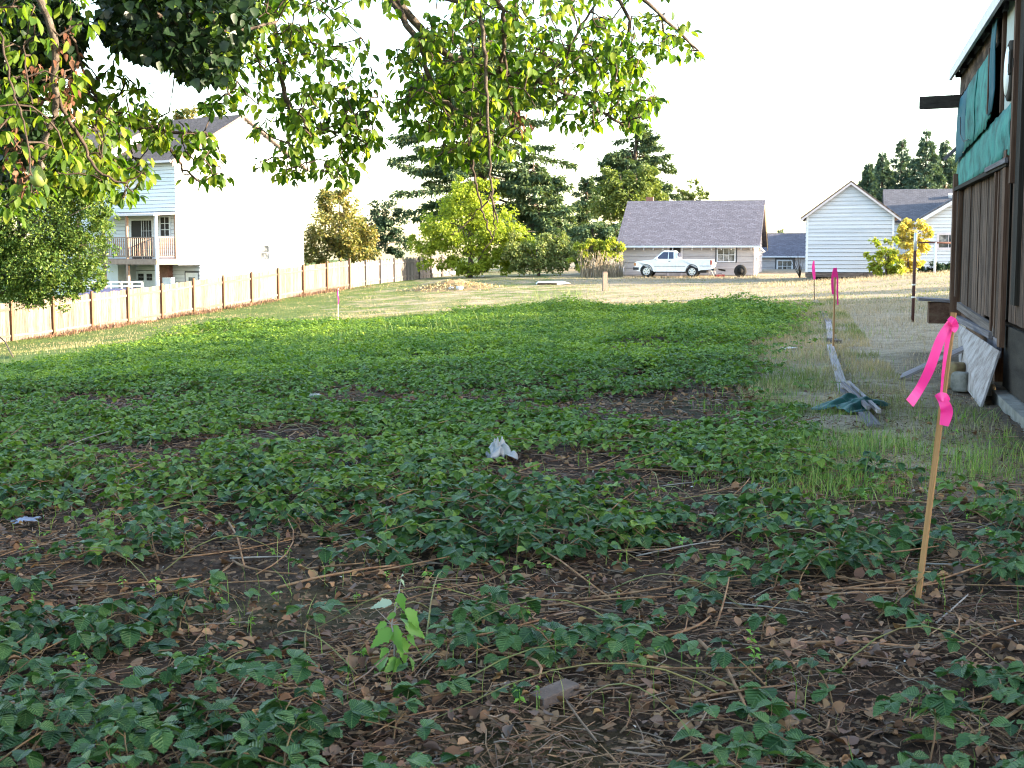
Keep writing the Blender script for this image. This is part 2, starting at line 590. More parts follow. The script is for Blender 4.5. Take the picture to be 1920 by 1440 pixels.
surf('fence_wood', [(.085, .063, .05), (.155, .12, .10), (.215, .175, .15)], 3, .85, .35, 20, rand=.3, spec=.15)
surf('fence_post', [(.12, .065, .04), (.20, .115, .07)], 3, .85, .3, 20, rand=.1, spec=.15)
surf('fence_grey', [(.10, .085, .08), (.17, .15, .135), (.23, .20, .18)], 3, .88, .35, 20, rand=.2, spec=.12)
surf('white_siding', [(.46, .49, .53), (.54, .56, .59), (.59, .61, .64)], 1.6, .6, .1, 12, rand=.03, spec=.3)
surf('barn_siding', [(.38, .40, .44), (.46, .48, .52), (.52, .53, .56)], 2.2, .7, .2, 14, rand=.05, spec=.2)
surf('shingle_siding', [(.34, .31, .31), (.42, .385, .385), (.47, .435, .435)], 2.5, .75, .2, 14, rand=.04, spec=.2)
surf('house_core', [(.10, .10, .11), (.14, .14, .15)], 1.2, .8, coord='Position')  # kept dark so the gaps between siding boards read as lap shadow
plain('white_trim', (.58, .60, .64), .5, .4)
plain('red_trim', (.30, .10, .10), .6, .3)
plain('pale_trim', (.55, .50, .52), .6, .3)
plain('tan_soffit', (.52, .38, .22), .7, .2)
plain('dark_room', (.02, .018, .018), .7, .3)
plain('curtain', (.48, .47, .46), .8, .2)
plain('pipe_metal', (.55, .55, .55), .45, .5, .4)
surf('brick_red', [(.16, .08, .06), (.26, .13, .10)], 8, .85, .3, 30)
surf('grey_stone', [(.16, .16, .15), (.28, .27, .26)], 7, .9, .5, 30, coord='Position')
surf('white_stone', [(.45, .44, .42), (.62, .61, .6)], 7, .9, .4, 30, coord='Position')
surf('concrete', [(.07, .07, .06), (.14, .135, .12), (.19, .185, .175)], 6, .9, .4, 40, coord='Position')
surf('mound_earth', [(.10, .065, .035), (.20, .14, .075), (.22, .19, .085)], 5, .95, .8, 20, coord='Position')
surf('deck_wood', [(.20, .13, .10), (.32, .23, .18)], 3, .8, .2, rand=.08)
surf('old_wood', [(.06, .045, .04), (.11, .088, .08), (.17, .145, .135)], 3, .9, .5, 16, rand=.15, spec=.12)
surf('shed_plank', [(.018, .011, .009), (.05, .031, .023), (.11, .076, .06), (.17, .095, .055)], 2.4, .9, .6, 18, rand=.25, spec=.12, pos=[.36, .47, .57, .68], stretch=(4, 1, .7))
surf('shed_trim', [(.04, .022, .016), (.09, .05, .034), (.125, .085, .062)], 3, .88, .5, 18, rand=.18, spec=.12)
surf('shed_dark', [(.018, .015, .013), (.045, .038, .032)], 4, .95, .4, 20, rand=.1, spec=.1)
surf('grey_board', [(.08, .068, .07), (.14, .125, .135), (.21, .19, .205)], 3, .9, .5, 16, rand=.15, spec=.12)
surf('peeling_white', [(.07, .05, .04), (.17, .14, .13), (.27, .24, .235), (.34, .31, .31)], 7, .85, .4, 26, rand=.04, spec=.2, pos=[.25, .38, .55, .75])
surf('teal_felt', [(.006, .04, .04), (.018, .11, .10), (.03, .17, .15), (.038, .20, .175)], 3.4, .8, .35, 9, rand=.10, spec=.2)
surf('teal_dark', [(.012, .06, .085), (.022, .10, .125)], 2.0, .8, .3, 9, rand=.08, spec=.2)
surf('pale_panel', [(.26, .28, .27), (.40, .42, .40)], 2.5, .8, .2, 20, rand=.05)
surf('tarp_green', [(.004, .03, .027), (.007, .055, .047), (.012, .08, .066)], 6, .6, .3, 30, spec=.35, coord='Position')
surf('lath', [(.20, .105, .045), (.29, .16, .07), (.36, .21, .10)], 4, .75, .2, 40, spec=.2)
surf('white_lath', [(.50, .42, .36), (.62, .54, .48)], 4, .75, .2, 40)
plain('post_wood', (.20, .16, .13), .9, .15)
plain('rust', (.075, .035, .03), .8, .25, .2)
plain('white_paint', (.76, .77, .78), .35, .5, 0, .3)
plain('truck_glass', (.035, .04, .075), .08, .7)
plain('tyre', (.02, .02, .02), .85, .3)
plain('chrome', (.55, .56, .58), .3, .5, .7)
plain('black_plastic', (.02, .022, .026), .6, .4)
plain('lamp_red', (.30, .03, .02), .3, .5)
plain('lamp_amber', (.42, .17, .04), .3, .5)
plain('blue_paint', (.05, .06, .14), .35, .5)
plain('red_paint', (.36, .05, .05), .6, .3)
plain('plastic_white', (.66, .67, .68), .5, .4)
plain('plastic_blue', (.20, .23, .33), .45, .4)
plain('blue_grey_tub', (.36, .40, .50), .6, .3)

def ribbon_material():
    m, t, b = _mat('pink_ribbon')
    b.inputs['Base Color'].default_value = (.86, .055, .36, 1)
    b.inputs['Roughness'].default_value = .45
    tr = t.nodes.new('ShaderNodeBsdfTranslucent')
    tr.inputs[0].default_value = (.95, .10, .45, 1)
    mx = t.nodes.new('ShaderNodeMixShader')
    n = noise(t, mapped(t, 'Object'), 30, 3)
    t.links.new(math_node(t, 'MULTIPLY', n, .8), mx.inputs[0])
    t.links.new(b.outputs[0], mx.inputs[1])
    t.links.new(tr.outputs[0], mx.inputs[2])
    t.links.new(mx.outputs[0], t.nodes['Material Output'].inputs[0])
ribbon_material()

def rag_material():
    m, t, b = _mat('film')
    b.inputs['Base Color'].default_value = (.30, .32, .34, 1)
    b.inputs['Roughness'].default_value = .35
    v = mapped(t, 'Object')
    b.inputs['Transmission Weight'].default_value = .25
    bn = t.nodes.new('ShaderNodeBump')
    bn.inputs['Strength'].default_value = .5
    t.links.new(noise(t, v, 60, 4), bn.inputs['Height'])
    t.links.new(bn.outputs[0], b.inputs['Normal'])
rag_material()

def glass_material():
    m, t, b = _mat('window_glass')
    v = mapped(t, 'Object')
    t.links.new(ramp(t, noise(t, v, 1.7, 4), [(.03, .035, .04), (.12, .13, .14), (.36, .36, .36)], [.42, .55, .68]), b.inputs['Base Color'])
    b.inputs['Roughness'].default_value = .06
    b.inputs['Specular IOR Level'].default_value = .7
glass_material()

def shingle_material(name, c):
    """three-tab asphalt shingles, rows along the roof"""
    m, t, b = _mat(name)
    v = mapped(t, 'Object', (1, 1, 1), rand=False)
    br = t.nodes.new('ShaderNodeTexBrick')
    br.inputs['Scale'].default_value = 1.0
    br.inputs['Brick Width'].default_value = .27
    br.inputs['Row Height'].default_value = .15
    br.inputs['Mortar Size'].default_value = .012
    br.inputs['Bias'].default_value = 0.0
    br.inputs['Color1'].default_value = (*[x * .8 for x in c], 1)
    br.inputs['Color2'].default_value = (*[x * 1.15 for x in c], 1)
    br.inputs['Mortar'].default_value = (*[x * .6 for x in c], 1)
    t.links.new(v, br.inputs['Vector'])
    n = noise(t, v, 11.0, 3, .8)
    h = t.nodes.new('ShaderNodeHueSaturation')
    t.links.new(math_node(t, 'ADD', math_node(t, 'MULTIPLY', n, 2.2), -.1), h.inputs['Value'])
    t.links.new(br.outputs[0], h.inputs['Color'])
    t.links.new(h.outputs[0], b.inputs['Base Color'])
    b.inputs['Roughness'].default_value = .95
    b.inputs['Specular IOR Level'].default_value = .15
    bn = t.nodes.new('ShaderNodeBump')
    bn.inputs['Strength'].default_value = .5
    bn.inputs['Distance'].default_value = .01
    t.links.new(br.outputs[1], bn.inputs['Height'])
    bn.invert = True
    t.links.new(bn.outputs[0], b.inputs['Normal'])
shingle_material('roof_grey', (.125, .12, .145))
shingle_material('roof_brown', (.175, .13, .11))
shingle_material('roof_slate', (.10, .10, .115))

# ================================================================== GROUND
_by = np.array([7.0, 7.5, 8.2, 9, 11, 14, 18, 25, 38, 44])
_bx = np.array([3.6, 2.9, 2.5, 2.35, 2.35, 2.9, 3.3, 5.1, 7.7, 8.4])
_e = [gp(x, y) for x, y in ((-60, 716), (0, 700), (150, 672), (300, 646), (460, 628), (640, 610), (820, 598), (1000, 582), (1200, 580), (1450, 578))]
_ex = np.array([-40] + [p.x for p in _e] + [30])      # back edge: depth at a given X
_ey = np.array([_e[0].y] + [p.y for p in _e] + [_e[-1].y])

def patch(X, Y):
    """1 inside the bramble patch, 0 outside"""
    X, Y = np.asarray(X, float), np.asarray(Y, float)
    wob = (vnoise(X, Y, 2.2, 5) - .5) * np.clip(Y * .06, .3, 2.0)
    right = np.where(Y < 7, 99, np.interp(Y, _by, _bx)) + wob
    back = np.interp(X, _ex, _ey) + (vnoise(X, Y, 2.5, 8) - .5) * 4
    a = np.clip((right - X) / (.25 + .015 * Y), 0, 1)
    b = np.clip((back - Y) / 1.2, 0, 1)
    return a * b

def line_x(Y):        # the row of old boards that edges the dry grass
    return 3.17 + (Y - 11.4) * .208

def build_ground():
    ys = np.concatenate([np.arange(-22, 2.6, 1.2), np.arange(2.6, 15, .11), np.arange(15, 46, .4), np.arange(46, 132, 1.0), [136, 150, 175, 210, 260, 330, 420]])
    xp = np.concatenate([np.arange(0, 6, .12), np.arange(6, 26, .5), np.arange(26, 66, 2.0), [70, 80, 100, 130, 170, 230, 320, 420]])
    xs = np.concatenate([-xp[:0:-1], xp])
    X, Y = np.meshgrid(xs, ys)
    Z = gz(X, Y)
    near = np.clip((16 - Y) / 6, 0, 1)
    Z = Z + near * ((vnoise(X, Y, .35, 1) - .5) * .05 + (vnoise(X, Y, .16, 2) - .5) * .025)
    V = np.stack([X, Y, Z], -1).reshape(-1, 3)
    ny, nx = X.shape
    i = np.arange(ny * nx).reshape(ny, nx)
    Fq = np.stack([i[:-1, :-1], i[:-1, 1:], i[1:, 1:], i[1:, :-1]], -1).reshape(-1, 4)
    me = mesh('ground', V, Fq, 'ground', True)
    P = patch(X, Y)
    soil = np.maximum(P, np.clip((9.5 - Y) / 2.5, 0, 1))
    shedside = np.clip(1 - np.abs(X - (line_x(Y) + 2.0)) / 1.6, 0, 1) * np.clip((15.5 - Y) / 3, 0, 1)
    soil = np.maximum(soil, shedside * .7)
    wall_strip = np.clip(1 - np.abs(X - (4.9 + .245 * (Y - 13.5))) / .9, 0, 1) * (Y < 19.5)
    soil = np.maximum(soil, wall_strip)
    edge = np.where(Y < 7, 99, np.interp(Y, _by, _bx))
    soil = soil * (.75 + .5 * vnoise(X, Y, .8, 3))
    green = .5 + .35 * np.clip((50 - Y) / 12, 0, 1) * (X < 6) - .35 * (X > line_x(Y)) * (Y < 45) + .25 * np.clip((-4 - X) / 6, 0, 1) - .30 * np.clip((X - 2) / 6, 0, 1) - .42 * (Y < 36) * np.clip((X - edge + .6) / .8, 0, 1)
    ca = me.color_attributes.new('zone', 'FLOAT_COLOR', 'POINT')
    c = np.stack([np.clip(soil, 0, 1), np.clip(green, 0, 1), 0 * soil, 0 * soil + 1], -1).astype(np.float32)
    ca.data.foreach_set('color', c.ravel())
    tag(obj('ground', me), kind='structure')
build_ground()

# ================================================================== BUILDINGS
LOT = Vector((.238, .9713))          # the direction in which the lots run back
LOT_RZ = math.atan2(-.238, .9713)

def window(parent, x0, x1, z0, z1, y, cols=2, rows=2, frame='white_trim', fw=.07, glass='window_glass', normal=-1, axis='y', mid=.03):
    """window on a wall plane; frame, panes and bars stand a little proud. axis 'y': wall lies in x-z at depth y"""
    d = normal
    def bx(mb, a0, a1, b0, b1, t0, t1):
        lo, hi = sorted((y + d * t0, y + d * t1))
        if axis == 'y': mb.box(a0, a1, lo, hi, b0, b1)
        else: mb.box(lo, hi, a0, a1, b0, b1)
    m = MB()
    bx(m, x0 - fw, x0, z0 - fw, z1 + fw, .0, .06); bx(m, x1, x1 + fw, z0 - fw, z1 + fw, .0, .06)
    bx(m, x0, x1, z0 - fw, z0, .0, .062); bx(m, x0, x1, z1, z1 + fw, .0, .062)
    wd = m.build('window', frame, parent)
    for i in range(cols):
        for j in range(rows):
            a0 = x0 + (x1 - x0) * i / cols + .012; a1 = x0 + (x1 - x0) * (i + 1) / cols - .012
            b0 = z0 + (z1 - z0) * j / rows + .012; b1 = z0 + (z1 - z0) * (j + 1) / rows - .012
            q = MB(); bx(q, a0, a1, b0, b1, .005, .02); q.build('pane', glass, wd)
    q = MB()
    for i in range(1, cols):
        a = x0 + (x1 - x0) * i / cols; bx(q, a - mid / 2, a + mid / 2, z0, z1, .0, .045)
    for j in range(1, rows):
        b = z0 + (z1 - z0) * j / rows; bx(q, x0, x1, b - mid / 2, b + mid / 2, .0, .042)
    if q.v: q.build('glazing_bar', frame, wd)
    return wd

def lap_rows(parent, x0, x1, z0, z1, y, h, mat, holes=(), clip=None, thick=.05, normal=-1, axis='y', name='siding_board'):
    """one board for each course; holes = (x0,x1,z0,z1) left open; clip(z) -> (x0,x1) for gables"""
    z = z0
    while z < z1 - .02:
        hh = min(h, z1 - z)
        a, b = (x0, x1) if clip is None else clip(z + hh * .5)
        if b - a < .08:
            break
        segs = [(a, b)]
        for hx0, hx1, hz0, hz1 in holes:
            if z + hh * .5 > hz0 and z + hh * .5 < hz1:
                new = []
                for s0, s1 in segs:
                    if hx1 <= s0 or hx0 >= s1: new.append((s0, s1)); continue
                    if hx0 > s0: new.append((s0, hx0))
                    if hx1 < s1: new.append((hx1, s1))
                segs = new
        for s0, s1 in segs:
            if s1 - s0 < .05: continue
            c = (s0 + s1) / 2
            if axis == 'y':
                rz = 0 if normal < 0 else math.pi
                piece(name, mat, parent, (c, y + normal * thick / 2, z + hh / 2), (s1 - s0, thick, hh - .016), (0, 0, rz), 'lap')
            else:
                rz = -math.pi / 2 if normal < 0 else math.pi / 2
                piece(name, mat, parent, (y + normal * thick / 2, c, z + hh / 2), (s1 - s0, thick, hh - .016), (0, 0, rz), 'lap')
        z += hh

def roof_slab(parent, p, ex, ey, L, D, mat, th=.12, name='roof'):
    """slab with its own frame so that shingle rows run along ex; p corner, ex along the eave, ey up the slope"""
    ex, ey = Vector(ex).normalized(), Vector(ey).normalized()
    ez = ex.cross(ey)
    M = Matrix((ex, ey, ez)).transposed().to_4x4()
    M.translation = Vector(p)
    m = MB().box(0, L, 0, D, -th, 0)
    o = m.build(name, mat, parent)
    o.matrix_local = M
    return o

# ---------------------------------------------------------------- low garage with the truck in front
def garage():
    a = at(1168, 519, 80)
    T = thing('garage', 'low pale garage with grey shingle roof behind the white pickup', 'garage', (a.x, a.y, a.z - .05), LOT_RZ)
    W, D, H = 7.7, 8.0, 2.05
    rz_, ov = 2.5, .45
    MB().box(.02, W - .02, .02, D - .02, -.6, H).build('wall', 'house_core', T)
    dr = (2.75, 3.45, 1.1, 1.93)
    wn = (5.62, 6.58, 1.0, 1.72)
    lap_rows(T, 0, W, -.2, H, 0, .37, 'shingle_siding', [(dr[0] - .14, dr[1] + .14, -.3, 2.1), (wn[0] - .16, wn[1] + .16, wn[2] - .16, wn[3] + .16)])
    lap_rows(T, 0, D, -.2, H, W, .37, 'shingle_siding', [(.6, 1.6, .9, 1.8)], normal=1, axis='x')
    # right gable
    lap_rows(T, 0, D, H, H + rz_, W, .37, 'shingle_siding', clip=lambda z: ((z - H) / rz_ * D / 2, D - (z - H) / rz_ * D / 2), normal=1, axis='x')
    lap_rows(T, 0, D, H, H + rz_, 0, .37, 'shingle_siding', clip=lambda z: ((z - H) / rz_ * D / 2, D - (z - H) / rz_ * D / 2), normal=-1, axis='x')
    MB().prism([(0.03, H), (D - .03, H), (D / 2, H + rz_ - .06)], 'x', .02, W - .02).build('gable_wall', 'house_core', T)
    window(T, *wn, 0, 3, 2)
    MB().box(dr[0] - .12, dr[0], -.045, .0, -.2, 2.0).box(dr[1], dr[1] + .12, -.045, 0, -.2, 2.0).build('door_frame', 'pale_trim', T)
    dd = MB().box(dr[0], dr[1], -.02, .0, -.2, 1.95).build('door', 'shingle_siding', T)
    MB().box(dr[0] + .03, dr[1] - .03, -.035, -.021, 1.1, 1.93).build('pane', 'dark_room', dd)
    window(T, .7, 1.5, 1.0, 1.75, W, 1, 2, axis='x', normal=1)
    # roof
    sl = math.atan2(rz_, D / 2)
    ls = (D / 2 + ov) / math.cos(sl)
    e = .38
    roof_slab(T, (-e, -ov, H - ov * math.tan(sl) + .14), (1, 0, 0), (0, math.cos(sl), math.sin(sl)), W + 2 * e, ls, 'roof_grey', .1)
    roof_slab(T, (W + e, D + ov, H - ov * math.tan(sl) + .137), (-1, 0, 0), (0, -math.cos(sl), math.sin(sl)), W + 2 * e, ls, 'roof_grey', .1)
    zf = H - ov * math.tan(sl)
    MB().box(-e, W + e, -ov - .12, -ov - .005, zf + .02, zf + .13).build('gutter', 'white_trim', T)
    for s in (0, 1):
        x = -e + .02 if s == 0 else W + e - .06
        for sg in (1, -1):
            y0 = -ov if sg == 1 else D + ov
            m = MB().prism([(y0, zf + .0), (D / 2, zf + ls * math.sin(sl)), (D / 2, zf + ls * math.sin(sl) - .16), (y0, zf - .16)], 'x', x, x + .04)
            m.build('rake_board', 'tan_soffit', T)
    for i in range(14):
        piece('rafter_tail', 'white_trim', T, (.15 + i * (W - .3) / 13, -.22, zf + .02), (.06, .42, .1), (sl, 0, 0))
    ch = MB().box(.75, 1.2, D / 2 + .1, D / 2 + .5, H + rz_ - .5, H + rz_ + .38).build('chimney', 'brick_red', T)
    m = MB().tube([(W + .36, -ov - .06, zf + .02), (W + .62, -.3, zf - .22), (W + .2, .05, zf - .45), (W + .1, .05, -.2)], .05)
    m.build('downpipe', 'white_trim', T, True)
    return T
garage()

# ---------------------------------------------------------------- low wing between garage and barn
def low_house():
    a = at(1425, 521, 92)
    T = thing('low_house', 'low pale house with small window seen between garage and barn', 'house', (a.x, a.y, a.z), LOT_RZ)
    W, D, H = 6.5, 5.0, 1.52
    MB().box(.02 - .5, W, .02, D, -.8, H).build('wall', 'house_core', T)
    lap_rows(T, -.5, W, -.5, H, 0, .4, 'shingle_siding', [(1.0, 2.35, .25, 1.35)])
    window(T, 1.2, 2.1, .45, 1.15, 0, 3, 2, fw=.1)
    sl = math.atan2(1.55, 2.7)
    roof_slab(T, (-.6, -.25, H - .02), (1, 0, 0), (0, math.cos(sl), math.sin(sl)), W + 1, 3.2, 'roof_grey', .1)
    roof_slab(T, (W + .4, 5.25, H - .023), (-1, 0, 0), (0, -math.cos(sl), math.sin(sl)), W + 1, 3.2, 'roof_grey', .1)
    MB().box(-.6, W + .4, -.33, -.26, H - .12, H - .02).build('gutter', 'white_trim', T)
low_house()

# ---------------------------------------------------------------- white barn
def barn():
    a = at(1510, 525, 68)
    T = thing('white_barn', 'tall white clapboard outbuilding with plain gable wall beside yellow bush', 'outbuilding', (a.x, a.y, a.z), LOT_RZ)
    W, D = 4.28, 6.0
    zs, H, A = .40, 3.27, 4.88
    MB().prism([(0.03, zs), (W - .03, zs), (W - .03, H), (W / 2, A - .05), (.03, H)], 'y', .02, D).build('wall', 'house_core', T)
    k = (A - H) / (W / 2)
    lap_rows(T, .1, W - .1, zs, A, 0, .198, 'barn_siding', clip=lambda z: (max(.1, (z - H) / k + .02), min(W - .1, W - (z - H) / k - .02)))
    lap_rows(T, 0, D, zs, H, 0, .198, 'barn_siding', normal=-1, axis='x')
    for x in (0, W - .1):
        piece('corner_board', 'white_trim', T, (x + .05, -.018, (zs + H) / 2), (.1, .045, H - zs))
    # roof with overhang
    sl = math.atan(k)
    ov = .32
    ls = (W / 2 + ov) / math.cos(sl)
    z0 = H - ov * k + .1
    roof_slab(T, (-ov, D + .25, z0), (0, -1, 0), (math.cos(sl), 0, math.sin(sl)), D + .5, ls, 'roof_brown', .07)
    roof_slab(T, (W + ov, -.25, z0), (0, 1, 0), (-math.cos(sl), 0, math.sin(sl)), D + .5, ls, 'roof_brown', .07)
    for s in (-1, 1):
        x0 = -ov if s < 0 else W + ov
        m = MB().prism([(x0, z0 - .075), (W / 2, A + .1 - .075), (W / 2, A + .1 - .2), (x0, z0 - .2)], 'y', -.24, -.2)
        m.build('rake_board', 'pale_trim', T)
    for i in range(3):
        piece('skirt_board', 'old_wood', T, (.7 + 1.44 * i, -.01, .27), (1.42, .04, .22))
    for i in range(4):
        piece('foundation_block', 'concrete', T, (.25 + 1.26 * i, .16, .03), (.4, .26, .3))
    MB().box(.1, W - .1, .35, D - .3, -.2, .38).build('crawl_space', 'dark_room', T)
barn()

# ---------------------------------------------------------------- grey-roofed house on the right
def right_house():
    a = at(1655, 512, 86)
    T = thing('grey_roofed_house', 'white house with dark grey roof behind yellow bush and clothes pole', 'house', (a.x, a.y, a.z), LOT_RZ)
    z = a.z
    H, A = 3.55 - z, 5.55 - z
    W, D = 13.0, 8.4
    MB().box(.3, W, 0, D, -.4, H).build('wall', 'house_core', T)
    lap_rows(T, .3, 1.9, -.2, H, 0, .22, 'white_siding')
    lap_rows(T, 0, D, -.2, H, .3, .22, 'white_siding', normal=-1, axis='x')
    MB().prism([(0, H), (D, H), (D / 2, A - .1)], 'x', .3, W).build('gable_wall', 'white_siding', T)
    k = (A - H) / (D / 2)
    sl = math.atan(k)
    ls = (D / 2 + .4) / math.cos(sl)
    rf = roof_slab(T, (0, -.4, H - .4 * k + .1), (1, 0, 0), (0, math.cos(sl), math.sin(sl)), W + .3, ls, 'roof_slate', .12)
    roof_slab(T, (W + .3, D + .4, H - .4 * k + .097), (-1, 0, 0), (0, -math.cos(sl), math.sin(sl)), W + .3, ls, 'roof_slate', .12)
    MB().box(4.1, 4.5, 3.5, 3.85, .02, .22).build('roof_vent', 'plastic_white', rf)
    # gable wing towards the camera
    x0, w2, y0 = 1.75, 7.4, -5.0
    H2, A2 = 3.35 - z, 5.6 - z
    MB().prism([(x0, -.4), (x0 + w2, -.4), (x0 + w2, H2), (x0 + w2 / 2, A2 - .05), (x0, H2)], 'y', y0 + .02, .1).build('wing_wall', 'house_core', T)
    k2 = (A2 - H2) / (w2 / 2)
    wn = (3.05, 4.15, 1.75 - z, 2.5 - z)
    lap_rows(T, x0, x0 + w2, -.2, A2, y0, .20, 'white_siding', [(wn[0] - .1, wn[1] + .1, wn[2] - .1, wn[3] + .1)], clip=lambda q: (max(x0, x0 + (q - H2) / k2), min(x0 + w2, x0 + w2 - (q - H2) / k2)))
    lap_rows(T, y0, -.05, -.2, H2, x0, .20, 'white_siding', normal=-1, axis='x')
    piece('corner_board', 'white_trim', T, (x0 + .04, y0 - .02, H2 / 2), (.12, .05, H2))
    window(T, *wn, y0, 2, 1, frame='pale_trim', fw=.14)
    s2 = math.atan(k2)
    l2 = (w2 / 2 + .45) / math.cos(s2)
    roof_slab(T, (x0 - .45, 2.2, H2 - .45 * k2 + .1), (0, -1, 0), (math.cos(s2), 0, math.sin(s2)), 7.6, l2, 'roof_slate', .1)
    roof_slab(T, (x0 + w2 + .45, -5.4, H2 - .45 * k2 + .1), (0, 1, 0), (-math.cos(s2), 0, math.sin(s2)), 7.6, l2, 'roof_slate', .1)
    MB().prism([(x0 - .45, H2 - .45 * k2 - .02), (x0 + w2 / 2, A2 - .02), (x0 + w2 / 2, A2 - .24), (x0 - .45, H2 - .45 * k2 - .24)], 'y', y0 - .42, y0 - .36).build('rake_board', 'white_trim', T)
right_house()

# ---------------------------------------------------------------- tall house on the left
def left_house():
    zb = -1.95
    c0 = at(333, 500, 72)
    rz = math.atan2(.82, .57)
    T = thing('tall_house', 'tall white house with brown roof and timber deck beyond board fence', 'house', (c0.x, c0.y, zb), rz)
    def z(v): return v - zb
    D, W = 9.7, 5.1           # D along the gable wall (x), W along the front (y) of the near unit
    E, A = z(6.45), z(9.05)
    F2, F1 = z(3.55), z(.78)
    # gable wall, facing the sun
    MB().prism([(.03, F1), (D, F1), (D, E), (D / 2, A - .05), (.03, E)], 'y', .03, W).build('wall', 'house_core', T)
    MB().box(1.62, D, .03, W, -.4, F1).build('ground_floor_wall', 'house_core', T)
    k = (A - E) / (D / 2)
    lap_rows(T, 0, D, F1, A, 0, .22, 'white_siding', [(6.0, 6.9, 2.9, 3.9)], clip=lambda q: (max(0, (q - E) / k), min(D, D - (q - E) / k)))
    lap_rows(T, 1.6, D, -.2, F1, 0, .22, 'white_siding')
    window(T, 6.1, 6.8, 3.0, 3.8, 0, 1, 2)
    # front
    sw = (2.0, 3.55, z(5.0), z(6.12))
    lap_rows(T, 0, W, F2 + .12, E, 0, .2, 'white_siding', [(sw[0] - .1, sw[1] + .1, sw[2] - .1, sw[3] + .1)], normal=-1, axis='x')
    wd = window(T, *sw, 0, 2, 1, axis='x', fw=.09)
    MB().box(-.052, -.045, 2.03, 2.75, sw[2] + .02, sw[3] - .02).build('curtain', 'curtain', wd)
    for i in range(3):
        MB().box(-.05, -.04, 2.75 + .26 * i + .0, 2.77 + .26 * i, sw[2], sw[3]).build('glazing_bar', 'white_trim', wd)
    for i in range(3):
        MB().box(-.049, -.041, 2.76, 3.53, sw[2] + .27 + .27 * i, sw[2] + .29 + .27 * i).build('glazing_bar', 'white_trim', wd)
    MB().box(-.3, -.055, 3.0, 3.5, sw[2] - .02, sw[2] + .28).build('air_conditioner', 'plastic_white', T)
    dr = (1.95, 3.65, z(1.12), z(3.2))
    w2 = (.55, 1.25, z(2.35), z(3.35))
    lap_rows(T, 0, W, F1 + .3, F2 + .1, 0, .2, 'white_siding', [(dr[0] - .1, dr[1] + .1, dr[2] - .3, dr[3] + .1), (w2[0] - .1, w2[1] + .1, w2[2] - .1, w2[3] + .1)], normal=-1, axis='x')
    d = window(T, *dr, 0, 2, 1, axis='x', fw=.09, glass='dark_room')
    for i in range(1, 4):
        MB().box(-.05, -.04, 1.97 + .21 * i, 1.99 + .21 * i, dr[2], dr[3]).build('glazing_bar', 'white_trim', d)
        MB().box(-.049, -.041, 1.97, 2.8, dr[2] + .5 * i, dr[2] + .02 + .5 * i).build('glazing_bar', 'white_trim', d)
    window(T, *w2, 0, 2, 3, axis='x', fw=.09, glass='dark_room')
    # ground floor front, set back
    lap_rows(T, 0, 12, -.2, F1 - .02, 1.6, .2, 'white_siding', [(2.9, 6.1, -.3, z(.5)), (.1, 1.25, -.3, z(.5))], normal=-1, axis='x')
    gd = MB().box(1.56, 1.6, 3.0, 6.0, -.2, z(.42)).build('garage_door', 'white_trim', T)
    for i in range(4):
        p = MB()
        for s in (0, 1):
            for q in (0, 1):
                p.box(1.545, 1.559, 3.2 + .72 * i + .24 * s, 3.42 + .72 * i + .24 * s, z(-.12) + .2 * q, z(.06) + .2 * q)
        p.build('door_window', 'dark_room', gd)
    fd = MB().box(1.56, 1.6, .18, 1.15, -.2, z(.35)).build('front_door', 'plastic_white', T)
    MB().box(1.545, 1.559, .4, .9, z(-.15), z(.1)).build('pane', 'window_glass', fd)
    MB().box(1.2, 1.6, 2.2, 2.85, -.2, F1).build('brick_pier', 'brick_red', T)
    MB().box(.05, .3, .6, 1.3, -.2, z(.1)).build('white_pier', 'white_trim', T)
    # roofs
    sl = math.atan(k)
    ov = .42
    ls = (D / 2 + ov) / math.cos(sl)
    z0 = E - ov * k + .12
    roof_slab(T, (-ov, W + 7, z0), (0, -1, 0), (math.cos(sl), 0, math.sin(sl)), W + 7 + .25, ls, 'roof_brown', .12)
    roof_slab(T, (D + ov, -.25, z0), (0, 1, 0), (-math.cos(sl), 0, math.sin(sl)), W + 7 + .25, ls, 'roof_brown', .12)
    MB().prism([(-ov, z0 - .125), (D / 2, A), (D / 2, A - .2), (-ov, z0 - .33)], 'y', -.27, -.22).build('rake_board', 'red_trim', T)
    MB().box(-ov - .1, -ov, -.2, W + 7, z0 - .12, z0).build('gutter', 'pale_trim', T)
    # second unit, its gable stands above the near roof
    E2, A2, x2 = z(7.35), z(8.75), 3.2
    MB().prism([(.3, z(-1)), (6.1, z(-1)), (6.1, E2), (x2, A2), (.3, E2)], 'y', W + .2, W + 8).build('rear_unit_wall', 'white_siding', T)
    k2 = (A2 - E2) / (x2 - .3)
    s2 = math.atan(k2)
    l2 = (x2 - .3 + .6) / math.cos(s2)
    roof_slab(T, (-.3, W + 8.3, E2 - .6 * k2 + .1), (0, -1, 0), (math.cos(s2), 0, math.sin(s2)), 8.4, l2, 'roof_brown', .1)
    roof_slab(T, (6.7, W - .1, E2 - .6 * k2 + .1), (0, 1, 0), (-math.cos(s2), 0, math.sin(s2)), 8.4, l2, 'roof_brown', .1)
    MB().prism([(-.3, E2 - .6 * k2), (x2, A2 + .08), (x2, A2 - .2), (-.3, E2 - .6 * k2 - .26)], 'y', W - .14, W - .1).build('rake_board', 'white_trim', T)
    # deck
    dd = 1.42
    P0, P1 = z(.82), z(1.12)
    MB().box(-dd, -.03, .02, 6.6, P1 - .06, P1).build('deck_floor', 'deck_wood', T)
    MB().box(-dd - .04, -dd + .02, .0, 6.6, P0, P1 - .062).build('deck_beam', 'deck_wood', T)
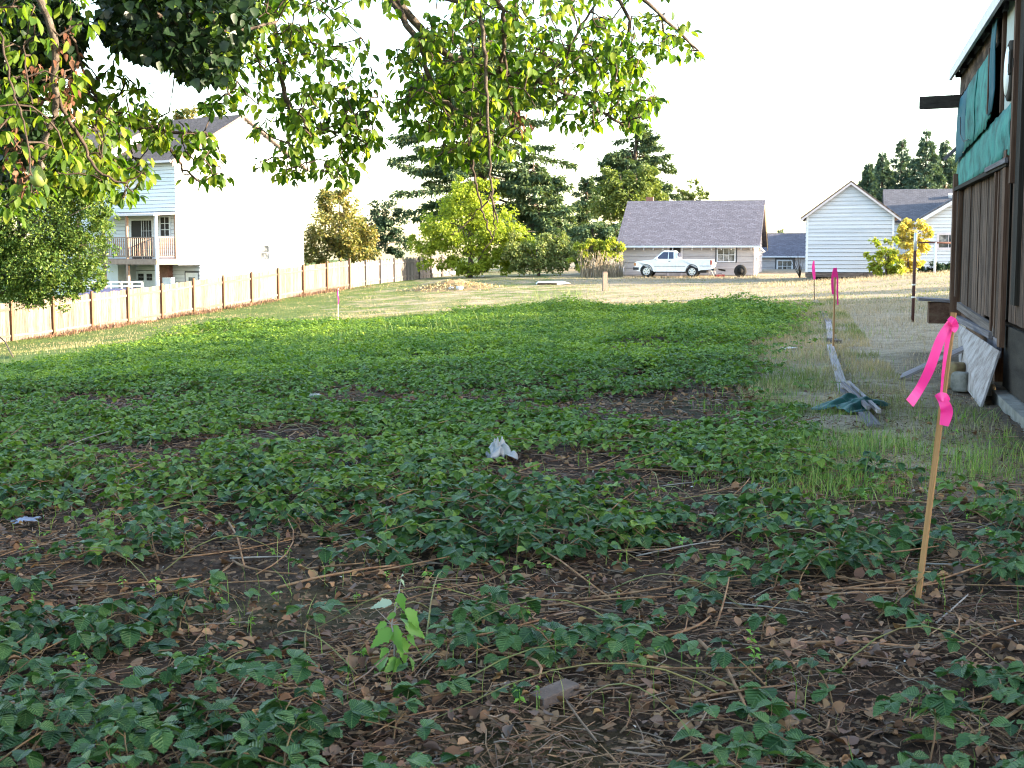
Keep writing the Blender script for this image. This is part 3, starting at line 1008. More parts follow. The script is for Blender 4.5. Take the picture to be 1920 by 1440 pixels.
    MB().box(-dd, -.03, -.04, .0, P0, P1 - .062).build('deck_beam', 'deck_wood', T)
    for y in (.07, 2.4, 4.35, 6.5):
        piece('deck_post', 'deck_wood' if y > 1 else 'pale_trim', T, (-dd + .06, y, (z(3.5) + P1) / 2), (.13, .13, z(3.5) - P1))
        piece('deck_post', 'pale_trim' if y < 1 else 'deck_wood', T, (-dd + .06, y, P0 / 2), (.15, .15, P0))
    piece('deck_post', 'deck_wood', T, (-.1, -.02, (z(3.5) + P1) / 2), (.11, .11, z(3.5) - P1))
    for a, b in ((.14, 2.34), (2.46, 4.29), (4.41, 6.44)):
        piece('handrail', 'deck_wood', T, (-dd + .06, (a + b) / 2, z(2.26)), (.09, b - a, .05))
        piece('bottom_rail', 'deck_wood', T, (-dd + .06, (a + b) / 2, z(1.24)), (.06, b - a, .06))
        n = int((b - a) / .165)
        for i in range(n):
            piece('baluster', 'deck_wood', T, (-dd + .06, a + (b - a) * (i + .5) / n, z(1.75)), (.04, .045, .94))
    piece('handrail', 'deck_wood', T, (-dd / 2 - .05, .05, z(2.26)), (dd - .2, .09, .05))
    piece('bottom_rail', 'deck_wood', T, (-dd / 2 - .05, .05, z(1.24)), (dd - .2, .06, .06))
    for i in range(9):
        piece('baluster', 'deck_wood', T, (-dd + .2 + i * .14, .05, z(1.75)), (.04, .045, .94))
    roof_slab(T, (-dd - .25, 6.8, z(3.5)), (0, -1, 0), (math.cos(.07), 0, math.sin(.07)), 6.95, dd + .22, 'pale_trim', .1, 'porch_roof')
    # things on the deck belong to it as clutter
left_house()

# ---------------------------------------------------------------- board fence on the left
def board_fence():
    xs = [-75, 20, 120, 207, 272, 330, 390, 444, 493, 537, 577, 615, 655]
    # the foot of each post lies on the line of the fence
    A, B = Vector((-19.55, 52.0)), Vector((-8.9, 73.0))
    pts = []
    n = 12
    for i in range(-2, n):
        t = i / (n - 1.0)
        p = A.lerp(B, t)
        pts.append((p.x, p.y, gz(p.x, p.y)))
    T = thing('board_fence', 'sunlit weathered board fence running along the left side of the lot', 'fence', pts[2], 0)
    base = Vector(pts[2])
    H = 1.52
    d = (B - A).normalized()
    nrm = Vector((d.y, -d.x))
    rz = math.atan2(d.y, d.x)
    for i, p in enumerate(pts):
        c = Vector(p) - base + Vector((nrm.x, nrm.y, 0)) * .06
        piece('post', 'fence_post', T, (c.x, c.y, c.z + H / 2 + .02), (.1, .1, H + .12 + random.uniform(-.03, .04)), (0, 0, rz))
    for i in range(len(pts) - 1):
        p, q = Vector(pts[i]), Vector(pts[i + 1])
        L = (q - p).length
        sl = math.asin((q.z - p.z) / L)
        for h in (.2, 1.24):
            m = (p + q) / 2 - base + Vector((nrm.x, nrm.y, 0)) * .035
            piece('rail', 'fence_wood', T, (m.x, m.y, m.z + h), (L - .1, .045, .09), (0, -sl, rz))
        nb = 15
        for j in range(nb):
            t = (j + .5) / nb
            m = p.lerp(q, t) - base
            m.z = gz(m.x + base.x, m.y + base.y) - base.z if False else m.z
            hh = H + random.uniform(-.02, .02)
            piece('board', 'fence_wood', T, (m.x, m.y, m.z + hh / 2 - .02), (L / nb - .006, .02, hh), (random.uniform(-.01, .01), random.uniform(-.006, .006), rz))
    # grey fence at the back
    C = Vector((-4.2, 93.0))
    pts = []
    for i in range(9):
        p = B.lerp(C, i / 8)
        pts.append((p.x, p.y, gz(p.x, p.y)))
    T = thing('grey_fence', 'grey weathered board fence across the back behind the lime tree', 'fence', pts[0], 0)
    base = Vector(pts[0])
    d = (C - B).normalized()
    rz = math.atan2(d.y, d.x)
    nrm = Vector((d.y, -d.x))
    for i, p in enumerate(pts):
        c = Vector(p) - base + Vector((nrm.x, nrm.y, 0)) * .06
        piece('post', 'fence_grey', T, (c.x, c.y, c.z + .7), (.1, .1, 1.5), (0, 0, rz))
    for i in range(len(pts) - 1):
        p, q = Vector(pts[i]), Vector(pts[i + 1])
        L = (q - p).length
        sl = math.asin((q.z - p.z) / L)
        for h in (.25, 1.15):
            m = (p + q) / 2 - base + Vector((nrm.x, nrm.y, 0)) * .035
            piece('rail', 'fence_grey', T, (m.x, m.y, m.z + h), (L - .1, .045, .09), (0, -sl, rz))
        nb = 16
        for j in range(nb):
            m = p.lerp(q, (j + .5) / nb) - base
            hh = 1.38 + random.uniform(-.08, .06)
            piece('board', 'fence_grey', T, (m.x, m.y, m.z + hh / 2), (L / nb - .012, .02, hh), (random.uniform(-.02, .02), random.uniform(-.02, .02), rz))
board_fence()

# ================================================================== OLD SHED ON THE RIGHT
SN = Vector((4.02, 9.5))
SU = Vector((.238, .9713))
def shed_world(s, y, z):
    return Vector((SN.x + SU.x * s - SU.y * y, SN.y + SU.y * s + SU.x * y, z))

def old_shed():
    rz = math.atan2(SU.y, SU.x)
    T = thing('old_shed', 'tall decaying wooden shed with torn teal felt siding on its upper wall', 'shed', (SN.x, SN.y, 0), rz)
    L, Wd = 10.1, 5.2
    TOP = 4.08
    # inner dark shell whose colour stands in for the shade behind the gaps
    m = MB().box(.1, L - .1, -Wd + .1, -.12, .8, TOP)
    m.build('dark_shell', 'shed_dark', T)
    # vertical planks of the lower wall; foot of the wall sags a little
    s = 4.95
    random.seed(3)
    while s < 9.3:
        wd = random.choice((.42, .5, .62, .75))
        wd = min(wd, 9.36 - s)
        z0 = .74 + random.uniform(-.02, .03) + (s - 7) * -.012
        piece('plank', 'shed_plank', T, (s + wd / 2, random.uniform(-.015, .012), (z0 + 2.36) / 2), (wd - .012, .03, 2.36 - z0), (0, random.uniform(-.004, .004), 0))
        s += wd
    # far corner trim
    piece('corner_post', 'shed_trim', T, (9.98, .02, 1.6), (.2, .16, 2.0), (0, .012, 0))
    piece('batten', 'shed_plank', T, (9.68, .045, 1.62), (.2, .03, 1.5))
    piece('batten', 'shed_dark', T, (9.48, -.03, 1.55), (.2, .04, 1.7))
    # battens and posts towards the camera
    for sc, wd, y, z0, z1, mt in ((4.86, .12, .05, .66, 2.42, 'shed_trim'), (4.66, .1, .035, .7, 2.42, 'shed_trim'), (4.5, .16, -.06, .8, 2.42, 'shed_dark'),
                                  (4.25, .22, .05, .62, 2.45, 'shed_plank'), (3.95, .2, .06, .55, 2.5, 'shed_trim')):
        piece('batten', mt, T, (sc, y, (z0 + z1) / 2), (wd, .05, z1 - z0))
    s = .2
    while s < 3.8:
        wd = random.choice((.24, .3, .36))
        wd = min(wd, 3.82 - s)
        piece('plank', 'shed_plank', T, (s + wd / 2, random.uniform(-.02, .01), 1.62), (wd - .012, .03, 1.62))
        s += wd
    # ledger boards at floor height
    piece('sill_board', 'old_wood', T, (7.0, .03, .71), (4.6, .05, .1), (0, -.02, 0))
    piece('sill_board', 'grey_board', T, (7.0, .05, .60), (4.4, .08, .07), (0, .006, 0))
    piece('sill_board', 'shed_trim', T, (6.7, -.03, .42), (3.6, .04, .26), (0, .03, 0))
    piece('sill_board', 'grey_board', T, (4.9, .02, .5), (.95, .05, .2), (0, .0, 0))
    piece('floor_joist', 'shed_trim', T, (5.0, -2.5, .64), (9.9, 4.9, .12))
    for s in (4.4, 6.0, 7.6, 9.6):
        piece('foundation_post', 'shed_trim', T, (s, -.18, .24), (.14, .14, .7))
    piece('skirt_panel', 'shed_dark', T, (2.1, -.02, .45), (4.1, .05, .62))
    piece('foundation_block', 'concrete', T, (2.6, -.02, .0), (2.6, .3, .24))
    # teal felt, lower course: sheets that bulge and lap
    def sheet(nm, s0, s1, z00, z01, z10, z11, mat, y=.03, bulge=.03, seed=1):
        """sheet on the wall from s0 to s1; lower edge z00->z10, upper edge z01->z11, ragged foot"""
        n, k = 14, 5
        rr = np.random.default_rng(seed)
        V, Fc = [], []
        for i in range(n + 1):
            t = i / n
            a = s0 + (s1 - s0) * t
            lo = z00 + (z10 - z00) * t + rr.uniform(-.02, .02)
            hi = z01 + (z11 - z01) * t + rr.uniform(-.01, .01)
            for j in range(k + 1):
                u = j / k
                V.append((a, y + bulge * math.sin(u * math.pi) * (.4 + .6 * abs(math.sin(t * 5 + seed))) + rr.uniform(-.004, .004) + (.03 * (1 - u) if j == 0 else 0), lo + (hi - lo) * u))
        for i in range(n):
            for j in range(k):
                a = i * (k + 1) + j
                Fc.append((a, a + 1, a + k + 2, a + k + 1))
        me = mesh(nm, np.array(V), Fc, mat, True)
        o = obj(nm, me, T)
        md = o.modifiers.new('thickness', 'SOLIDIFY')
        md.thickness = .006
        return o
    sheet('felt_sheet', 3.55, 5.3, 2.44, 2.95, 2.42, 2.93, 'teal_felt', .05, .05, 2)
    sheet('felt_sheet', 5.28, 7.6, 2.40, 2.93, 2.40, 2.90, 'teal_felt', .04, .03, 3)
    sheet('felt_sheet', 7.55, 10.12, 2.40, 2.90, 2.36, 2.84, 'teal_felt', .03, .03, 5)
    piece('drip_board', 'shed_dark', T, (6.9, .06, 2.37), (6.3, .07, .05), (0, -.004, 0))
    piece('drip_board', 'grey_board', T, (4.6, .1, 2.39), (1.9, .03, .05), (0, -.006, 0))
    # upper course
    sheet('felt_sheet', 8.6, 10.1, 2.82, 3.68, 2.76, 3.64, 'teal_dark', .055, .03, 7)
    sheet('felt_sheet', 7.3, 8.62, 2.86, 3.72, 2.83, 3.68, 'teal_felt', .06, .03, 8)
    sheet('felt_sheet', 5.9, 7.32, 2.90, 3.76, 2.86, 3.72, 'teal_felt', .05, .03, 9)
    sheet('felt_sheet', 5.45, 5.85, 2.97, 3.76, 2.95, 3.72, 'teal_felt', .06, .01, 12)
    sheet('felt_sheet', 4.95, 5.42, 2.98, 4.1, 2.97, 4.05, 'teal_dark', .09, .03, 13)
    piece('batten', 'shed_dark', T, (5.88, .05, 3.33), (.06, .04, .72))
    piece('batten', 'shed_trim', T, (5.43, .1, 3.35), (.07, .05, .7))
    piece('batten', 'shed_trim', T, (4.82, .03, 3.5), (.1, .05, 1.1))
    # pale panel with the round plate
    MB().box(3.3, 4.75, -.01, .02, 2.96, 4.3).build('panel', 'pale_panel', T)
    rp = MB().lathe([(.30, 0), (.30, .03), (.245, .05), (.245, .0)], 28, 'y', (4.2, .02, 3.30)).build('round_frame', 'shed_dark', T, True)
    MB().lathe([(.0, .052), (.24, .05), (.24, .02)], 28, 'y', (4.2, .02, 3.30)).build('disc', 'plastic_white', rp, True)
    piece('bracket', 'shed_dark', T, (3.62, .07, 3.28), (.42, .06, .08))
    piece('bracket', 'shed_dark', T, (3.55, .08, 3.3), (.14, .08, .22))
    piece('batten', 'shed_trim', T, (3.42, .06, 3.2), (.12, .07, 2.1))
    piece('batten', 'shed_dark', T, (3.15, .03, 2.6), (.3, .06, 3.2))
    piece('plank', 'shed_plank', T, (2.3, .0, 3.4), (1.5, .04, 1.9))
    piece('plank', 'shed_plank', T, (.85, .0, 3.4), (1.35, .04, 1.9))
    # frieze boards and eave
    piece('frieze_board', 'shed_plank', T, (7.6, .02, 3.85), (4.9, .05, .3), (0, .004, 0))
    piece('frieze_board', 'grey_board', T, (7.3, .04, 4.03), (5.3, .05, .1))
    for i, sc in enumerate((9.85, 8.9, 7.9, 6.9, 5.9, 4.9, 3.9, 2.9)):
        piece('rafter_tail', 'shed_dark', T, (sc, .06, 3.98), (.06, .14, .08))
    sl = .62
    rl = (Wd / 2 + .16) / math.cos(sl)
    z0 = 4.06
    roof_slab(T, (10.1, .16, z0), (-1, 0, 0), (0, -math.cos(sl), math.sin(sl)), 10.38, rl, 'old_wood', .06)
    roof_slab(T, (-.28, -Wd - .16, z0), (1, 0, 0), (0, math.cos(sl), math.sin(sl)), 10.38, rl, 'old_wood', .06)
    MB().box(-.28, 10.12, .16, .195, z0 - .13, z0 + .0).build('fascia', 'pale_trim', T)
    # end walls and back
    MB().prism([(-Wd, .5), (-.03, .5), (-.03, TOP), (-Wd / 2, TOP + Wd / 2 * math.tan(sl) - .1), (-Wd, TOP)], 'x', 0, .08).build('end_wall', 'shed_plank', T)
    MB().prism([(-Wd, .5), (-.03, .5), (-.03, TOP), (-Wd / 2, TOP + Wd / 2 * math.tan(sl) - .1), (-Wd, TOP)], 'x', L - .08, L).build('end_wall', 'shed_plank', T)
    MB().box(0, L, -Wd - .02, -Wd + .06, .4, TOP).build('rear_wall', 'shed_plank', T)
    # beam that sticks out near the far corner, and scraps of wood
    piece('beam', 'shed_dark', T, (10.0, .28, 3.62), (.14, .62, .17), (.0, 0, -.25))
    piece('loose_stick', 'grey_board', T, (10.12, .12, 2.92), (.05, .3, .05), (-.75, 0, 0))
    piece('step_board', 'grey_board', T, (10.15, .22, .80), (.5, .62, .04), (.06, 0, 0))
    piece('step_box', 'shed_trim', T, (10.12, .17, .62), (.4, .42, .3))
    m = MB()
    m.tube([shed_local for shed_local in [(8.9, .12, 3.3), (8.7, .13, 3.05), (8.3, .12, 2.93), (7.6, .12, 2.9)]], .006, 4)
    m.build('wire', 'black_plastic', T)
old_shed()

# ---------------------------------------------------------------- things lying about the shed
def slab4(name, mat, label, cat, c, th):
    """four-cornered sheet with thickness, corners in world space"""
    c = [Vector(p) for p in c]
    base = sum(c, Vector()) / 4
    base.z = min(p.z for p in c)
    n = (c[1] - c[0]).cross(c[3] - c[0]).normalized() * th
    v = [p - base for p in c] + [p - base + n for p in c]
    m = MB().add(v, [(0, 1, 2, 3), (7, 6, 5, 4), (0, 4, 5, 1), (1, 5, 6, 2), (2, 6, 7, 3), (3, 7, 4, 0)])
    o = m.build(name, mat, None, loc=base)
    return tag(o, label, cat)

slab4('plywood_sheet', 'peeling_white', 'peeling white plywood panel leaning against the foot of the shed', 'panel',
      [at(1838, 764, 12.75), at(1873, 658, 13.15), at(1795, 606, 15.9), at(1799, 712, 15.1)], -.02)

def plank_between(name, mat, label, cat, p, q, wd, th, roll=0.0, group=None):
    p, q = Vector(p), Vector(q)
    d = q - p
    L = d.length
    o = obj(name, unit(mat), None, (p + q) / 2, (0, 0, 0), (L, wd, th))
    x = d.normalized()
    y = Vector((0, 0, 1)).cross(x).normalized()
    z = x.cross(y)
    Mx = Matrix((x, y, z)).transposed() @ Matrix.Rotation(roll, 3, 'X')
    o.rotation_euler = Mx.to_euler()
    return tag(o, label, cat, group)

g = gp(1690, 712)
plank_between('leaning_plank', 'grey_board', 'thin grey plank propped slanting towards the leaning white panel', 'plank', g + Vector((0, 0, .03)), at(1815, 650, 14.9), .14, .03, .5)

def rough_block(name, label, cat, mat, p, size, seed, rz=0.0):
    rr = np.random.default_rng(seed)
    V, Fc = [], []
    n, k = 10, 7
    for i in range(k + 1):
        ph = math.pi * i / k
        for j in range(n):
            t = 2 * math.pi * j / n
            e = .38
            def sp(v): return math.copysign(abs(v) ** e, v)
            r = 1 + rr.uniform(-.09, .09)
            V.append((sp(math.cos(t)) * sp(math.sin(ph)) * size[0] / 2 * r, sp(math.sin(t)) * sp(math.sin(ph)) * size[1] / 2 * r, (sp(-math.cos(ph)) * .5 + .5) * size[2]))
    for i in range(k):
        for j in range(n):
            Fc.append((i * n + j, i * n + (j + 1) % n, (i + 1) * n + (j + 1) % n, (i + 1) * n + j))
    o = obj(name, mesh(name, np.array(V), Fc, mat, True), None, p, (0, 0, rz))
    return tag(o, label, cat)
g = gp(1802, 735)
rough_block('concrete_block', 'upright mossy concrete block beside the leaning white panel', 'block', 'concrete', g, (.13, .20, .22), 3, .7)
rough_block('dark_stone', 'dark stone on the ground at the foot of the upright concrete block', 'stone', 'grey_stone', g + Vector((.13, -.35, 0)), (.2, .18, .13), 5, .9)
rough_block('flat_stone', 'brown stone perched behind the upright concrete block', 'stone', 'mound_earth', g + Vector((.02, .3, .0)), (.24, .2, .3), 8, .6)

# ---------------------------------------------------------------- row of boards along the edge of the dry grass
BG = 'old boards laid along the edge of the dry grass'
def gl(x, y, h=.03):
    p = gp(x, y)
    return p + Vector((0, 0, h))
plank_between('edging_board', 'grey_board', 'farthest grey edging board, narrow and straight, beyond the middle stake', 'board', gl(1530, 566), gl(1554, 608), .13, .05, group=BG)
plank_between('edging_board', 'peeling_white', 'short pale edging board lying just behind the middle stake', 'board', gl(1553, 608), gl(1558, 640), .11, .05, group=BG)
plank_between('edging_board', 'old_wood', 'stubby wood offcut lying crosswise behind the middle stake', 'board', gl(1556, 640), gl(1571, 645), .12, .06, group=BG)
plank_between('edging_board', 'peeling_white', 'whitish split edging board between middle stake and green cloth', 'board', gl(1556, 652), gl(1582, 738), .10, .05, group=BG)
plank_between('edging_board', 'grey_board', 'thin grey batten beside the whitish split edging board', 'board', gl(1565, 680), gl(1590, 740), .04, .05, group=BG)
plank_between('edging_board', 'grey_board', 'weathered board running under the green cloth to the near end', 'board', gl(1584, 738), gl(1640, 806), .11, .035, group=BG)
plank_between('edging_board', 'peeling_white', 'narrow pale pole lying over the green cloth, right of the pair', 'board', gl(1590, 732, .09), gl(1648, 790, .09), .035, .035, group=BG)
plank_between('edging_board', 'grey_board', 'narrow pale pole lying over the green cloth, left of the pair', 'board', gl(1580, 736, .10), gl(1628, 785, .10), .035, .035, group=BG)

def cloth(name, label, cat, mat, p, size, h, seed, rz=0.0, n=26, crumple=1.0, alpha=None):
    rr = np.random.default_rng(seed)
    u = np.linspace(-1, 1, n)
    X, Y = np.meshgrid(u, u)
    ang = np.arctan2(Y, X)
    edge = 1 + .18 * np.sin(ang * 3 + seed) + .12 * np.sin(ang * 5 + 2 * seed)
    px, py = X * edge * size[0] / 2, Y * edge * size[1] / 2
    r = np.sqrt(X ** 2 + Y ** 2)
    z = np.zeros_like(X)
    for i in range(7):
        a = rr.uniform(0, 6.28)
        fq = rr.uniform(2, 7)
        z += np.abs(np.sin((X * math.cos(a) + Y * math.sin(a)) * fq + rr.uniform(0, 6))) * rr.uniform(.4, 1) / 7
    z = h * crumple * z * np.clip(1.25 - r * .8, .15, 1)
    px += .12 * size[0] * (vnoise(X, Y, .4, seed) - .5)
    py += .12 * size[1] * (vnoise(X, Y, .4, seed + 1) - .5)
    V = np.stack([px, py, z + .012], -1).reshape(-1, 3)
    c, s_ = math.cos(rz), math.sin(rz)
    gx, gy = p[0] + V[:, 0] * c - V[:, 1] * s_, p[1] + V[:, 0] * s_ + V[:, 1] * c
    V = np.stack([gx - p[0], gy - p[1], V[:, 2] + gz(gx, gy) - p[2]], -1)
    i = np.arange(n * n).reshape(n, n)
    Fq = np.stack([i[:-1, :-1], i[:-1, 1:], i[1:, 1:], i[1:, :-1]], -1).reshape(-1, 4)
    o = obj(name, mesh(name, V, Fq, mat, True), None, p)
    md = o.modifiers.new('thickness', 'SOLIDIFY')
    md.thickness = .004
    return tag(o, label, cat)
cloth('green_cloth', 'crumpled dark green cloth bunched over the near end of the boards', 'cloth', 'tarp_green', gp(1604, 768), (.44, .72, 0), .24, 4, -.7, 40)
cloth('plastic_film', 'crumpled whitish plastic scrap caught among the brambles in the middle', 'plastic', 'film', gp(936, 868) + Vector((0, 0, .04)), (.19, .17, 0), .27, 9, .3, 30)
cloth('paper_scrap', 'small pale bluish scrap of litter at the far left of the foreground', 'litter', 'plastic_blue', gp(48, 982), (.14, .1, 0), .05, 6, .2)
cloth('paper_scrap', 'small white scrap lying at the left among brambles further back', 'litter', 'plastic_white', gp(590, 746), (.18, .14, 0), .08, 12, .2)
cloth('paper_scrap', 'tiny white scrap right of centre near the green grass edge', 'litter', 'plastic_white', gp(1478, 655), (.24, .16, 0), .05, 14, .4)

# ================================================================== STAKES, POLES AND POSTS
def ribbon(parent, pts, wds, nrm, M0):
    """flat tape through points (world), widths, facing direction nrm"""
    V, Fc = [], []
    nrm = Vector(nrm)
    q0, w0 = [Vector(p) for p in pts], list(wds)
    pts, wds = [], []
    for i in range(len(q0) - 1):
        a, b, c, d = q0[max(i - 1, 0)], q0[i], q0[i + 1], q0[min(i + 2, len(q0) - 1)]
        for s in range(5):
            t = s / 5
            pts.append(.5 * (2 * b + (c - a) * t + (2 * a - 5 * b + 4 * c - d) * t * t + (3 * b - a - 3 * c + d) * t ** 3))
            wds.append(w0[i] + (w0[i + 1] - w0[i]) * t)
    pts.append(q0[-1])
    wds.append(w0[-1])
    for i, (p, wd) in enumerate(zip(pts, wds)):
        p = Vector(p)
        d = (Vector(pts[min(i + 1, len(pts) - 1)]) - Vector(pts[max(i - 1, 0)])).normalized()
        s = d.cross(nrm).normalized() * wd / 2
        V += [p - s, p + s]
    for i in range(len(pts) - 1):
        Fc.append((2 * i, 2 * i + 1, 2 * i + 3, 2 * i + 2))
    V = [M0.inverted() @ v for v in V]
    o = obj('ribbon', mesh('ribbon', np.array(V), Fc, 'pink_ribbon', False), parent)
    md = o.modifiers.new('thickness', 'SOLIDIFY')
    md.thickness = .0015
    return o

def near_stake():
    b = gp(1700, 1150)
    base = at(1720, 1118, b.y + .1)
    base.z = gz(base.x, base.y)
    top = at(1788, 586, base.y + .06)
    T = thing('survey_stake', 'wooden survey stake with long pink ribbon in the right foreground', 'stake', base, 0, 'survey stakes')
    d = top - base
    x = d.normalized()
    M = Matrix.Translation((base + top) / 2 - base - x * .06) @ x.to_track_quat('Z', 'Y').to_matrix().to_4x4() @ Matrix.Rotation(.35, 4, 'Z')
    o = obj('shaft', unit('lath'), T)
    o.matrix_local = M @ Matrix.Diagonal((.022, .011, d.length + .12, 1))
    Y = base.y
    M0 = PM[T]
    f = Vector((0, -1, 0))
    ribbon(T, [at(1788, 600, Y - .0), at(1778, 612, Y - .03), at(1762, 640, Y - .05), at(1744, 690, Y - .06), at(1725, 728, Y - .05), at(1706, 756, Y - .08)], [.03, .035, .042, .044, .040, .044], (.25, -1, .1), M0)
    ribbon(T, [at(1786, 603, Y - .02), at(1779, 625, Y - .03), at(1773, 665, Y - .035), at(1768, 705, Y - .035), at(1765, 742, Y - .03)], [.030, .026, .018, .013, .010], (.3, -1, 0), M0)
    ribbon(T, [at(1756, 748, Y - .04), at(1764, 744, Y - .055), at(1772, 746, Y - .045), at(1778, 754, Y - .03)], [.03, .036, .04, .03], (0, -1, .35), M0)
    ribbon(T, [at(1766, 748, Y - .05), at(1773, 762, Y - .06), at(1775, 775, Y - .05), at(1770, 798, Y - .05)], [.034, .046, .050, .036], (-.1, -1, 0), M0)
    ribbon(T, [at(1779, 596, Y - .035), at(1788, 602, Y - .05), at(1791, 612, Y - .03), at(1787, 622, Y - .045)], [.022, .026, .03, .016], (0, -1, .2), M0)
near_stake()

def far_stake(x0, y0, x1, y1, label, mat, rib, wd=.034):
    base = gp(x0, y0)
    top = at(x1, y1, base.y)
    T = thing('survey_stake', label, 'stake', base, 0, 'survey stakes')
    d = top - base
    o = obj('shaft', unit(mat), T)
    o.matrix_local = Matrix.Translation(d / 2 - d.normalized() * .04) @ d.to_track_quat('Z', 'Y').to_matrix().to_4x4() @ Matrix.Diagonal((wd, .02, d.length + .08, 1))
    for k, (pts, ws) in enumerate(rib):
        ribbon(T, [at(px, py, base.y - .03 - .012 * k) for px, py in pts], ws, (.1, -1, .0), PM[T])
far_stake(1562, 656, 1566, 502, 'wooden survey stake with pink ribbon hanging down it, by the edging boards', 'lath',
          [([(1564, 504), (1561, 520), (1561, 540), (1562, 552)], [.03, .04, .04, .03]), ([(1567, 504), (1570, 520), (1570, 545), (1571, 572)], [.03, .03, .03, .02]), ([(1566, 502), (1566, 510), (1566, 520)], [.05, .06, .05])], .045)
far_stake(1527, 566, 1526, 490, 'thin distant survey stake with pink flag in front of the white barn', 'rust',
          [([(1526, 489), (1525, 500), (1526, 512), (1527, 524)], [.04, .09, .09, .06])], .02)
far_stake(634, 601, 634, 541, 'pale survey stake with faded pink tape near the sunlit fence', 'white_lath',
          [([(634, 544), (633, 552), (635, 562), (634, 571)], [.03, .04, .035, .03])], .05)

def old_post():
    base = gp(1134, 546)
    top = at(1133, 510, base.y)
    h = top.z - base.z
    T = thing('old_post', 'short weathered wooden post standing alone in the dry lawn', 'post', base, .2)
    m = MB()
    m.prism([(-.1, -.1), (.1, -.1), (.1, .1), (-.1, .1)], 'z', -.2, h - .02)
    m.build('shaft', 'post_wood', T)
    MB().prism([(-.092, -.095), (.09, -.09), (.094, .09), (-.09, .096)], 'z', h - .019, h + .015).build('worn_top', 'old_wood', T)
old_post()

def clothes_poles():
    base = gp(1711, 604)
    top = at(1717, 436, base.y)
    T = thing('metal_pole', 'tall rusty metal pole with pale tip standing in the dry grass', 'pole', base)
    d = top - base
    MB().tube([(0, 0, -.2), (d.x * .45, 0, d.z * .45), (d.x * .8, 0, d.z * .8)], .032, 8).build('shaft', 'rust', T, True)
    MB().tube([(d.x * .8, 0, d.z * .8), (d.x, 0, d.z)], .034, 8).build('tip', 'pipe_metal', T, True)
    for k in (.28, .42):
        MB().lathe([(.045, -.015), (.045, .015)], 8, 'z', (d.x * k, 0, d.z * k)).build('clamp', 'pipe_metal', T)
    base = gp(1752, 513)
    h = at(1752, 455, base.y).z - base.z
    T = thing('clothes_pole', 'white clothesline pole with dark crossbar beside the dark bush', 'pole', base)
    MB().tube([(0, 0, -.2), (0, 0, h)], .06, 8).build('shaft', 'white_trim', T, True)
    a, b = at(1722, 454.5, base.y), at(1796, 455.5, base.y)
    MB().tube([a - base, b - base], .045, 8).build('crossbar', 'rust', T, True)
clothes_poles()

def sheet_on_ground():
    p = gp(1035, 533)
    T = thing('white_sheet', 'flat white sheet propped low on the lawn', 'sheet', p)
    k = p.y / F
    MB().prism([(-30 * k, .02), (10 * k, .0), (34 * k, .05), (22 * k, .16), (-26 * k, .14)], 'y', -.9, .9).build('panel', 'white_trim', T)
    MB().box(-28 * k, 8 * k, -.92, -.902, .0, .09).build('dark_edge', 'shed_dark', T)
sheet_on_ground()

def mound():
    c = gp(850, 541)
    rr = 26
    n = 40
    u = np.linspace(-1, 1, n)
    X, Y = np.meshgrid(u, u)
    r = np.sqrt(X ** 2 + Y ** 2)
    h = .55 * np.clip(1 - r, 0, 1) ** 1.2 * (1 + .7 * (vnoise(X, Y, .2, 4) - .5)) - .06
    px, py = X * 2.4, Y * 2.6
    Z = gz(px + c.x, py + c.y) - c.z + h
    i = np.arange(n * n).reshape(n, n)
    Fq = np.stack([i[:-1, :-1], i[:-1, 1:], i[1:, 1:], i[1:, :-1]], -1).reshape(-1, 4)
    o = obj('earth_mound', mesh('earth_mound', np.stack([px, py, Z], -1).reshape(-1, 3), Fq, 'mound_earth', True), None, c)
    tag(o, 'low mound of earth, weeds and rubble in front of the lime tree', 'mound')
    for k, (x, y, s) in enumerate(((848, 521, .38), (862, 541, .34), (846, 541, .28), (905, 516, .2))):
        p = gp(x, y + 4)
        lab = ['whitish rock on top of the earth mound', 'larger pale rock at the front foot of the earth mound', 'smaller pale rock left of the front foot of the mound', 'pale rock behind the mound at its right'][k]
        p.z += .3 if k == 0 else .03
        rough_block('rock', lab, 'rock', 'white_stone', p, (s, s * .8, s * .6), 20 + k, k)
mound()

# ================================================================== PICKUP TRUCK
def wheel_parts(T, c, r, wd, side):
    """tyre with rim; axle along local y"""
    ty = MB().lathe([(r * .62, -wd / 2), (r * .93, -wd / 2), (r, -wd / 3), (r, wd / 3), (r * .93, wd / 2), (r * .62, wd / 2)], 24, 'y', c, False).build('tyre', 'tyre', T, True)
    rim = MB().lathe([(0, -wd * .38), (r * .2, -wd * .42), (r * .24, -wd * .3), (r * .54, -wd * .28), (r * .63, -wd * .46), (r * .64, wd * .4), (0, wd * .3)], 20, 'y', c).build('rim', 'chrome', ty, False)
    m = MB()
    for i in range(6):
        a = i * math.pi / 3
        m.lathe([(r * .085, -wd * .31), (r * .085, -wd * .292)], 8, 'y', (c[0] + r * .4 * math.cos(a), c[1], c[2] + r * .4 * math.sin(a)))
    m.build('rim_hole', 'black_plastic', rim)

